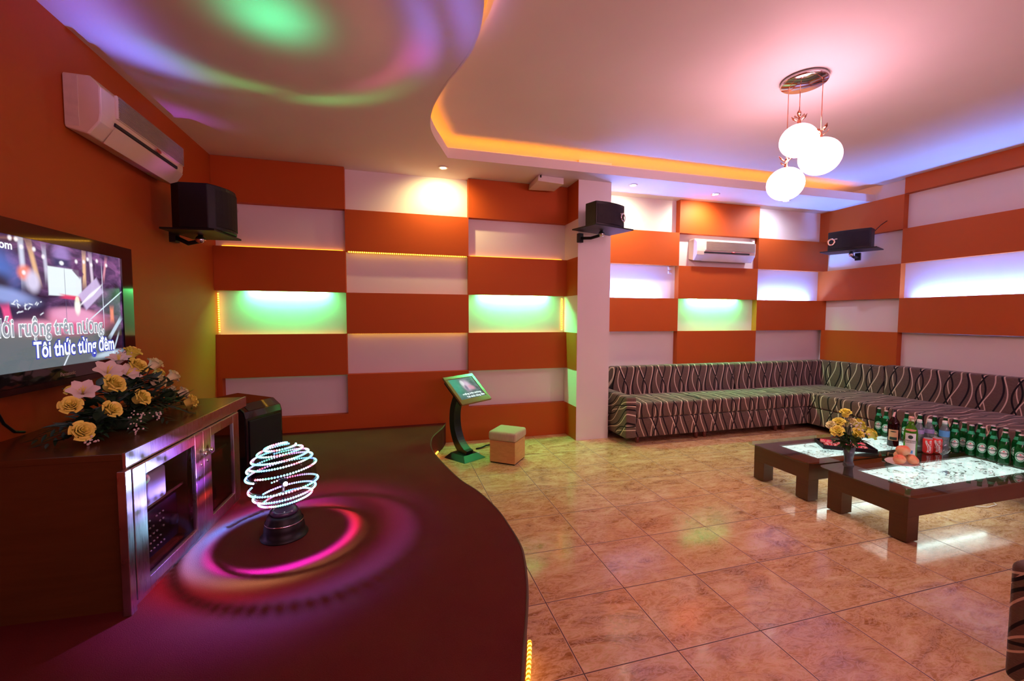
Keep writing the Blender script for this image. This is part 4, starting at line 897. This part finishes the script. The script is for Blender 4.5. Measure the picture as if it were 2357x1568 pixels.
for i, (x, y, l) in enumerate(SPOTS):
    rz = math.atan2(y, x) - PI/2 + 0.12*math.sin(i*2.1) - 0.05
    if i == 0: b0.location = (x, y, TOPZ); b0.rotation_euler = (0, 0, rz); b0['label'] = l; b0['group'] = BG
    else: dup(b0, (x, y, TOPZ), rz, l, BG)
def faceang(x, y): return math.atan2(y, x) - PI/2
# dark wine bottle
t = thing('wine_bottle', 'dark red wine bottle with a tan label behind the fruit plate', 'bottle', (4.215, 2.625, TOPZ), faceang(4.215, 2.625))
MB().lathe([(0.036, 0.0), (0.040, 0.005), (0.041, 0.19), (0.038, 0.215), (0.020, 0.245), (0.0155, 0.262), (0.0150, 0.315), (0.017, 0.318), (0.017, 0.326), (0.0, 0.328)], 26).build('bottle_glass', REDG, t)
lb = label_patch(0.041, 0.055, 0.150, 0.85, LBO, t); label_patch(0.041, 0.060, 0.085, 0.6, LBD, lb, 'label_panel', lift=0.0012); label_patch(0.041, 0.128, 0.138, 0.5, LBD, lb, 'label_crest', oval=True, lift=0.0012)
MB().lathe([(0.0160, 0.262), (0.0158, 0.316), (0.018, 0.319), (0.018, 0.328), (0, 0.3295)], 20).build('capsule', simple('dark_capsule', (0.05, 0.02, 0.03), 0.3), t)
MB().quad((-0.004, -0.0185, 0.30), (0.010, -0.0185, 0.305), (0.004, -0.024, 0.26), (-0.012, -0.026, 0.262)).build('neck_ribbon', simple('pink_ribbon', (0.8, 0.5, 0.5), 0.6), t)
# lime green spirit bottle
t = thing('spirit_bottle', 'lime green bottle with a pale oval label behind the peaches', 'bottle', (3.985, 2.36, TOPZ), faceang(3.985, 2.36))
MB().lathe([(0.038, 0.0), (0.042, 0.006), (0.0425, 0.205), (0.038, 0.235), (0.022, 0.262), (0.0165, 0.275), (0.0160, 0.300)], 26).build('bottle_glass', LIMEG, t)
MB().lathe([(0.0185, 0.298), (0.0185, 0.330), (0.0165, 0.334), (0, 0.335)], 20).build('cap', simple('gold_pink_cap', (0.75, 0.45, 0.35), 0.3, metal=0.4), t)
lb = label_patch(0.0425, 0.030, 0.205, 0.80, LBW, t); label_patch(0.0425, 0.128, 0.150, 0.92, simple('label_grey', (0.30, 0.33, 0.30), 0.5), lb, 'label_band', lift=0.0012); curved_text('MARTINI', 0.0425, 0.132, 0.015, LBW, lb, 0.0018, off=0.0003)
label_patch(0.0425, 0.160, 0.190, 0.35, LBD, lb, 'label_crest', True, lift=0.0012); label_patch(0.0425, 0.045, 0.070, 0.4, BLUEL, lb, 'label_stamp', lift=0.0012)
label_patch(0.0405, 0.222, 0.240, 0.9, simple('label_salmon', (0.8, 0.35, 0.25), 0.5), t, 'shoulder_label', True, lift=0.001)
# clear plastic bottles
def water(x, y, label, lm, h=0.262):
    t = thing('water_bottle', label, 'bottle', (x, y, TOPZ), faceang(x, y), 'clear plastic bottles')
    MB().lathe([(0.026, 0), (0.032, 0.006), (0.032, 0.05), (0.030, 0.06), (0.032, 0.07), (0.032, 0.175), (0.028, 0.20), (0.016, 0.228), (0.013, 0.238)], 22).build('bottle_body', PETC, t)
    MB().lathe([(0.016, 0.238), (0.016, 0.262), (0.014, 0.265), (0, 0.2655)], 18).build('screw_cap', LBW, t)
    MB().lathe([(0.0326, 0.135 if lm is BLUEL else 0.148), (0.0326, 0.185 if lm is BLUEL else 0.182)], 22, cap=False).build('label', lm, t)
    return t
water(4.275, 2.475, 'left of two lilac labelled clear water bottles behind the red cans', PURL); water(4.375, 2.462, 'right of two lilac labelled clear water bottles behind the red cans', PURL)
water(4.425, 2.385, 'clear water bottle with a blue label, left of the row of beer bottles', BLUEL)
# red cans
def can(x, y, label):
    t = thing('drink_can', label, 'can', (x, y, TOPZ), faceang(x, y)+0.2, 'red drink cans')
    MB().lathe([(0.024, 0), (0.0315, 0.008), (0.033, 0.012), (0.033, 0.112), (0.0285, 0.122)], 24).build('can_body', LBR, t)
    MB().lathe([(0.0285, 0.1225), (0.0275, 0.126), (0.025, 0.1235), (0, 0.1235)], 24).build('can_lid', CAPM, t)
    m = MB(); vs = []; fs = []
    for k in range(15):
        z = 0.014 + 0.096*k/14; a = -PI/2 - 0.25 + 0.28*math.sin(k/14*PI*1.6); ww = 0.16 + 0.10*math.sin(k/14*PI)
        for s_ in (-1, 1): vs.append((0.0336*math.cos(a+s_*ww), 0.0336*math.sin(a+s_*ww), z))
    for k in range(14): fs.append((2*k, 2*k+1, 2*k+3, 2*k+2))
    m.add(vs, fs, 0, True); m.build('white_wave', LBW, t)
    o = text('label_text', 'Coca-Cola', LBW, t, Matrix.Identity(4), 0.024, 0.0, 0.0004, 'CENTER')
    for v in o.data.vertices: xx, yy = v.co.x, v.co.y; a = -PI/2 + 0.42 - yy/0.033; v.co = Vector((0.0341*math.cos(a), 0.0341*math.sin(a), 0.062 + xx))
    return t
can(4.265, 2.402, 'left of the two red drink cans on the nearer table'); can(4.352, 2.390, 'right of the two red drink cans, behind the wine glass')
# wine glass
t = thing('wine_glass', 'empty round wine glass standing on the glowing panel of the nearer table', 'glass', (4.062, 2.195, TOPZ))
MB().lathe([(0.036, 0.0005), (0.034, 0.003), (0.006, 0.008), (0.0035, 0.02), (0.0035, 0.062), (0.010, 0.072), (0.030, 0.088), (0.0435, 0.112), (0.0445, 0.130), (0.038, 0.158), (0.033, 0.170), (0.0322, 0.1705), (0.0368, 0.158), (0.0430, 0.130), (0.0420, 0.113), (0.029, 0.090), (0.0, 0.076)], 32, cap=False).build('glass_body', CGLASS, t, fix=False)
# plate of peaches
pt = thing('fruit_plate', 'white oval plate holding four peaches near the middle of the nearer table', 'plate', (3.745, 2.265, TOPZ), 0.2)
MB().lathe([(0.0, 0.003), (0.055, 0.003), (0.06, 0.004), (0.112, 0.019), (0.115, 0.0215), (0.110, 0.0215), (0.06, 0.0085), (0.0, 0.008)], 40, Matrix.Diagonal((1.1, 0.85, 1, 1)), cap=False).build('dish', simple('pink_white_china', (0.80, 0.66, 0.66), 0.15), pt)
MB().lathe([(0.035, 0.0), (0.038, 0.0028), (0.0, 0.0028)], 24).build('foot_ring', simple('china_foot', (0.7, 0.6, 0.6), 0.2), pt)
_t = NT('peach_skin'); _o = _t.co(); _s = _t.n('ShaderNodeSeparateXYZ', i_Vector=_o); _f = _t.math('ADD', _t.math('MULTIPLY', _s.outputs[2], 13), _t.math('MULTIPLY', _t.noise(_o, 30, 4), 0.9))
PEACH = _t.p(col=_t.ramp(_f, [(0.15, (0.86, 0.62, 0.36)), (0.5, (0.86, 0.42, 0.20)), (0.85, (0.78, 0.14, 0.07))]), rough=0.55)
def peach(x, y, z, r, rx, ry, label):
    m = MB(); prof = []
    for k in range(17):
        a = PI*k/16; rr = math.sin(a); zz = -math.cos(a)*0.90
        if k > 13: zz -= 0.20*((k-13)/3)**1.5*1.0
        prof.append((max(1e-5, rr*r), zz*r))
    b = len(m.v); m.lathe(prof, 28, None, 0, False)
    for i, v in enumerate(m.v):
        a = math.atan2(v[1], v[0]); k = 1 - 0.07*math.exp(-(a/0.22)**2); m.v[i] = (v[0]*k, v[1]*k, v[2])
    t = thing('peach', label, 'peach', (x, y, z), 0, 'peaches on the plate', rot=(rx, ry, 0.6))
    m.build('fruit_body', PEACH, t); MB().tube([(0, 0, r*0.66), (0.001, 0, r*0.80)], 0.002, 6).build('stalk', LEGW, t)
pz = TOPZ + 0.0085
peach(3.685, 2.245, pz+0.042, 0.039, -0.5, -0.3, 'peach at the left front of the plate'); peach(3.775, 2.215, pz+0.042, 0.039, 0.9, 0.2, 'peach at the right front of the plate, its crease showing')
peach(3.785, 2.305, pz+0.042, 0.039, 0.3, 0.5, 'mostly hidden peach at the back of the plate'); peach(3.745, 2.262, pz+0.102, 0.044, -0.2, 0.15, 'reddest peach, resting on top of the others')
# snack tray between the tables
tr = thing('snack_tray', 'black tray of red and white wrapped snacks behind the vase of roses', 'tray', (3.755, 2.700, TOPZ), -0.62)
m = MB(); m.box(-0.19, 0.19, -0.115, 0.115, 0.0005, 0.010)
for (a, b, c, d) in ((-0.19, 0.19, -0.115, -0.107), (-0.19, 0.19, 0.107, 0.115), (-0.19, -0.182, -0.107, 0.107), (0.182, 0.19, -0.107, 0.107)): m.box(a, b, c, d, 0.010, 0.034)
m.build('tray_body', BLACKP, tr, 0.002)
_t = NT('snack_wrapper'); _n = _t.noise(_t.co(), 34, 3, 0.6, 0.6)
WRAP = _t.p(col=_t.ramp(_n, [(0.40, (0.75, 0.03, 0.06)), (0.47, (0.85, 0.75, 0.68)), (0.54, (0.80, 0.10, 0.08)), (0.62, (0.12, 0.05, 0.04))], 'CONSTANT'), rough=0.25)
_t = NT('red_wrapper'); _n = _t.noise(_t.co(), 40, 3); REDW = _t.p(col=_t.ramp(_n, [(0.45, (0.80, 0.03, 0.08)), (0.6, (0.88, 0.40, 0.40))]), rough=0.25)
trm = Matrix.Translation((3.755, 2.700, TOPZ)) @ Matrix.Rotation(-0.62, 4, 'Z')
WP = [(-0.12, -0.055, 0, 'left front'), (-0.02, -0.055, 1, 'middle front'), (0.09, -0.06, 0, 'right front'), (-0.12, 0.05, 1, 'left back'), (-0.01, 0.05, 0, 'middle back'), (0.11, 0.05, 1, 'right back')]
for i, (x, y, k, l) in enumerate(WP):
    p = trm @ Vector((x, y, 0.0105)); o = MB().rbox(-0.045, 0.045, -0.036, 0.036, 0.0, 0.030, 0.011, 3).build('snack_packet', REDW if k else WRAP); o.location = p; o.rotation_euler = (0, 0, -0.62 + 0.25*math.sin(i*1.7))
    tag(o, ('shiny red' if k else 'red and white patterned') + ' snack packet at the ' + l + ' of the black tray', 'snack packet', 'packets on the tray')

# ================================================================== flowers
def rose(parent, c, d, r, mat, seed, name='rose_bloom'):
    rnd = random.Random(seed); d = Vector(d).normalized(); Q = d.to_track_quat('Z', 'Y').to_matrix().to_4x4(); Mx = Matrix.Translation(c) @ Q
    m = MB()
    for (n_, r0, r1, h0, h1, wid, ph) in ((3, 0.10, 0.20, -0.2, 0.80, 1.5, 0), (4, 0.24, 0.38, -0.3, 0.80, 1.3, 0.5), (5, 0.36, 0.58, -0.4, 0.74, 1.15, 0.2), (5, 0.46, 0.78, -0.5, 0.62, 1.0, 0.9), (5, 0.52, 0.98, -0.6, 0.44, 0.9, 0.4)):
        for k in range(n_):
            a0 = ph + 2*PI*k/n_ + rnd.uniform(-.15, .15); vs = []; fs = []; U, Vv = 6, 4
            for i in range(U+1):
                for j in range(Vv+1):
                    u = i/U*2-1; v = j/Vv; w_ = wid*(1-0.35*v*v*abs(u)); a = a0 + u*w_*0.75
                    rr = r0 + (r1-r0)*v**1.4 + 0.05*v*v*(1 if j == Vv else 0); zz = h0 + (h1-h0)*math.sin(v*PI/2) - 0.16*abs(u)**2.2*v - (0.10*v**6 if r1 > 0.7 else 0)
                    vs.append(Mx @ Vector((rr*r*math.cos(a)*(1-0.12*(1-v)), rr*r*math.sin(a)*(1-0.12*(1-v)), zz*r)))
            for i in range(U):
                for j in range(Vv): q_ = i*(Vv+1)+j; fs.append((q_, q_+Vv+1, q_+Vv+2, q_+1))
            m.add(vs, fs, 0, True)
    o = m.build(name, mat, parent, fix=False)
    MB().lathe([(0.02*r, -0.80*r), (0.30*r, -0.62*r), (0.42*r, -0.42*r), (0.30*r, -0.36*r)], 10, Mx, cap=False).build('sepals', LEAF, o)
    return o
def leaf_geo(m, base, tip, width, droop=0.0, n_=6, up=Vector((0, 0, 1)), fold=0.25):
    base, tip = Vector(base), Vector(tip); ax = tip-base; side = ax.cross(up).normalized() if ax.cross(up).length > 1e-4 else Vector((1, 0, 0)); nr = side.cross(ax).normalized()
    vs = []; fs = []
    for i in range(n_+1):
        u = i/n_; w_ = width*math.sin(PI*min(0.98, max(0.03, u**0.8)))*0.5; c = base + ax*u + Vector((0, 0, -droop*u*u))
        vs += [c - side*w_ + nr*w_*fold, c, c + side*w_ + nr*w_*fold]
    for i in range(n_): k = 3*i; fs += [(k, k+1, k+4, k+3), (k+1, k+2, k+5, k+4)]
    m.add(vs, fs, 0, True)
# --- vase on the near table
vx, vy = 3.350, 2.375
va = thing('flower_vase', 'small glass vase of yellow roses at the left end of the low table', 'vase', (vx, vy, TOPZ)); va.scale = (1.13, 1.13, 1.13)
MB().lathe([(0.030, 0.0005), (0.031, 0.006), (0.024, 0.022), (0.026, 0.05), (0.036, 0.125), (0.0345, 0.125), (0.0245, 0.052), (0.0215, 0.024), (0.0, 0.016)], 28, cap=False).build('vase_body', PETC, va, fix=False)
MB().lathe([(0.0205, 0.026), (0.024, 0.052), (0.029, 0.082), (0.0, 0.082)], 20).build('water', glass('vase_water', (0.75, 0.85, 0.82), 0, 1.33), va)
RV = [((-0.125, -0.01, 0.235), 0.038, YEL), ((-0.075, 0.02, 0.285), 0.036, YEL), ((-0.115, 0.04, 0.265), 0.030, YELP), ((-0.02, 0.02, 0.345), 0.036, YEL), ((0.02, 0.0, 0.29), 0.026, YELP), ((0.075, 0.0, 0.270), 0.040, YEL), ((-0.005, -0.05, 0.225), 0.036, YEL), ((0.13, 0.03, 0.235), 0.036, YEL), ((0.155, -0.02, 0.200), 0.042, YEL), ((0.03, 0.05, 0.26), 0.026, YELP)]
for i, (c, r, mt) in enumerate(RV):
    d = Vector((c[0], c[1]-0.05, (c[2]-0.10)*0.8)); ro = rose(va, c, d, r*1.06, mt, i)
    b = Vector(c) - d.normalized()*r*0.75
    MB().tube([(0.008*math.sin(i*2), 0.008*math.cos(i*2), 0.03), (b.x*0.25, b.y*0.25, 0.12), tuple(b)], 0.0022, 6).build('stem', LEAF, va)
random.seed(5); m = MB()
for k in range(46):
    a = random.uniform(0, 2*PI); r0 = random.uniform(0.01, 0.05); r1 = random.uniform(0.07, 0.125); z0 = random.uniform(0.12, 0.20); z1 = z0 + random.uniform(-0.02, 0.06)
    leaf_geo(m, (r0*math.cos(a), r0*math.sin(a), z0), (r1*math.cos(a+0.3), r1*math.sin(a+0.3), z1), random.uniform(0.03, 0.05), 0.02)
o = m.build('foliage', LEAF, va, fix=False); o['kind'] = 'stuff'
m = MB()
for k in range(26):
    a = random.uniform(0, 2*PI); rr = random.uniform(0.03, 0.14); z = 0.30 - rr*0.5 + random.uniform(-0.02, 0.04); m.sphere((rr*math.cos(a), rr*math.sin(a), z), random.uniform(0.004, 0.008), 7, 5)
o = m.build('filler_buds', simple('bud_white', (0.70, 0.68, 0.55), 0.7), va, fix=False); o['kind'] = 'stuff'
# --- long arrangement on the cabinet
fx, fy = -1.32, 2.63; FZ = 0.8855
fa = thing('flower_arrangement', 'wide arrangement of yellow roses and white lilies lying on the media cabinet', 'flowers', (fx, fy, FZ))
MB().rbox(-0.09, 0.09, -0.16, 0.16, 0.0, 0.05, 0.015, 3).build('foam_base', LEAF2, fa)
# local y runs along the cabinet (to the right in view), +x towards the room
RA = [((0.04, -0.415, 0.06), 0.045, YEL, (1, -0.8, 0.6)), ((0.00, -0.40, 0.17), 0.040, YEL, (0.6, -1, 0.7)), ((0.08, -0.29, 0.125), 0.042, YEL, (1, -0.4, 0.6)), ((0.08, -0.05, 0.135), 0.045, YEL, (1, -0.1, 0.5)), ((0.03, -0.17, 0.225), 0.050, YEL, (1, -0.3, 0.7)),
      ((0.02, 0.05, 0.285), 0.048, YEL, (1, -0.2, 0.8)), ((-0.02, 0.10, 0.355), 0.042, YEL, (0.5, 0.1, 1)), ((0.00, 0.27, 0.275), 0.044, YELP, (0.6, 0.5, 1)), ((0.04, 0.21, 0.185), 0.046, YELP, (1, 0.3, 0.6)), ((0.0, 0.30, 0.215), 0.040, YEL, (0.7, 0.7, 0.6)),
      ((0.03, 0.40, 0.185), 0.042, YELP, (0.8, 0.8, 0.6)), ((0.04, 0.36, 0.115), 0.026, YELP, (1, 0.6, 0.3)), ((0.06, 0.44, 0.075), 0.040, YELP, (0.9, 0.9, 0.4)), ((0.17, 0.27, 0.05), 0.044, YEL, (1, 0.3, 0.4)), ((-0.05, -0.30, 0.22), 0.028, YEL, (0, -0.8, 1))]
for i, (c, r, mt, d) in enumerate(RA):
    rose(fa, c, d, r, mt, 40+i)
    b = Vector(c) - Vector(d).normalized()*r*0.75
    MB().tube([(0.02*math.sin(i), 0.06*math.cos(i*1.3), 0.03), (b.x*0.5, b.y*0.5, b.z*0.55+0.02), tuple(b)], 0.0026, 6).build('stem', LEAF2, fa)
def lily(c, d, L_, seed):
    rnd = random.Random(seed); Q = Vector(d).normalized().to_track_quat('Z', 'Y').to_matrix().to_4x4(); Mx = Matrix.Translation(c) @ Q; m = MB()
    for k in range(6):
        a = 2*PI*k/6; vs = []; fs = []
        for i in range(7):
            u = i/6; rr = L_*(0.10 + 0.75*u**1.8); zz = L_*(0.95*u - 0.35*u**3); w_ = L_*0.42*math.sin(PI*min(0.93, 0.10+0.85*u))
            for s_ in (-1, 0, 1): vs.append(Mx @ Vector((rr*math.cos(a) - s_*w_*math.sin(a), rr*math.sin(a) + s_*w_*math.cos(a), zz + (0.03*L_ if s_ else 0))))
        for i in range(6): q_ = 3*i; fs += [(q_, q_+1, q_+4, q_+3), (q_+1, q_+2, q_+5, q_+4)]
        m.add(vs, fs, 0, True)
    o = m.build('lily_bloom', CREAM, fa, fix=False)
    for k in range(4):
        a = k*1.6; p0 = Mx @ Vector((0, 0, L_*0.1)); p1 = Mx @ Vector((0.12*L_*math.cos(a), 0.12*L_*math.sin(a), L_*0.85)); MB().tube([p0, p1], 0.0016, 5).build('stamen', YEL, o)
for i, (c, d, L_) in enumerate((((-0.02, -0.29, 0.20), (0.5, -0.7, 0.8), 0.066), ((-0.02, -0.12, 0.265), (0.6, -0.5, 0.9), 0.072), ((0.0, -0.02, 0.24), (0.8, -0.2, 0.9), 0.072), ((-0.03, 0.0, 0.31), (0.2, -0.3, 1), 0.06))): lily(c, d, L_, i)
random.seed(11); m = MB()
for k in range(230):
    a = random.uniform(-PI, PI); u = random.uniform(-0.40, 0.40); hh = 0.30*max(0.05, 1-(u/0.46)**2)
    z0 = random.uniform(0.02, hh*0.8); b = (random.uniform(-0.05, 0.07), u, z0); ln_ = random.uniform(0.06, 0.13)
    t_ = (b[0] + ln_*math.cos(a)*0.8, b[1] + ln_*math.sin(a)*0.8, max(0.012, z0 + random.uniform(-0.02, 0.07)))
    leaf_geo(m, b, t_, random.uniform(0.03, 0.055), 0.0)
o = m.build('foliage', LEAF2, fa, fix=False); o['kind'] = 'stuff'
m = MB()                                                                    # fern and palm fronds lying on the board
for (a, ln_, n_) in ((-1.9, 0.34, 12), (-1.3, 0.28, 10), (-0.75, 0.26, 10), (-0.2, 0.27, 10), (0.35, 0.30, 10), (1.0, 0.34, 12), (1.5, 0.33, 12), (-2.3, 0.34, 12)):
    dv = Vector((math.cos(a)*0.75, math.sin(a)*1.25, 0)); sd = Vector((-dv.y, dv.x, 0)).normalized()
    for i in range(n_):
        u = (i+1)/n_; p = Vector((dv.x*ln_*u, dv.y*ln_*u, 0.05 + 0.05*math.sin(u*PI) - 0.035*u)); lw = 0.09*(1-0.6*u)
        for s_ in (-1, 1):
            e = p + sd*s_*lw + dv*0.04; e.z = max(0.006, p.z-0.025); leaf_geo(m, p, e, 0.014, 0.0, 4)
    leaf_geo(m, (0, 0, 0.05), (dv.x*ln_, dv.y*ln_, 0.02), 0.01, -0.02)
o = m.build('fern_fronds', LEAF2, fa, fix=False); o['kind'] = 'stuff'
m = MB()
for k in range(9):
    a = random.uniform(1.1, 2.0) if k % 2 else random.uniform(-1.9, -1.2); leaf_geo(m, (0, 0.2 if k % 2 else -0.2, 0.05), (math.cos(a)*0.28+0.05, math.sin(a)*0.42, 0.03+0.01*k), 0.018, 0.0)
m.build('long_blades', simple('blade_green', (0.05, 0.22, 0.03), 0.4), fa, fix=False)
m = MB()
for (cx, cy, cz) in ((0.16, -0.26, 0.035), (0.13, -0.18, 0.075), (-0.02, 0.02, 0.36), (0.08, -0.42, 0.02), (0.18, -0.12, 0.06)):
    for k in range(16): m.sphere((cx+random.gauss(0, .014), cy+random.gauss(0, .022), max(0.006, cz+random.gauss(0, .012))), random.uniform(0.003, 0.0055), 6, 4)
o = m.build('small_white_buds', CREAM, fa, fix=False); o['kind'] = 'stuff'

# ================================================================== small fittings
for z, l in ((2.100, 'upper small white plate at the top right corner of the recess beside the column'), (2.045, 'lower small white plate at the right of the recess beside the column')):
    o = MB().rbox(-0.03, 0.03, -0.012, 0, -0.02, 0.02, 0.004).build('wall_plate', ACW); o.location = (3.60, YB+P-0.0005, z-0.0); tag(o, l, 'wall plate', 'small plates in the recess')
o = MB().rbox(-0.02, 0.02, -0.05, 0, -0.06, 0.06, 0.006).build('pipe_cover', ACW); o.location = (4.93, YB+P-0.0005, 2.49); tag(o, 'white pipe cover at the top right of the small air conditioner', 'pipe cover')
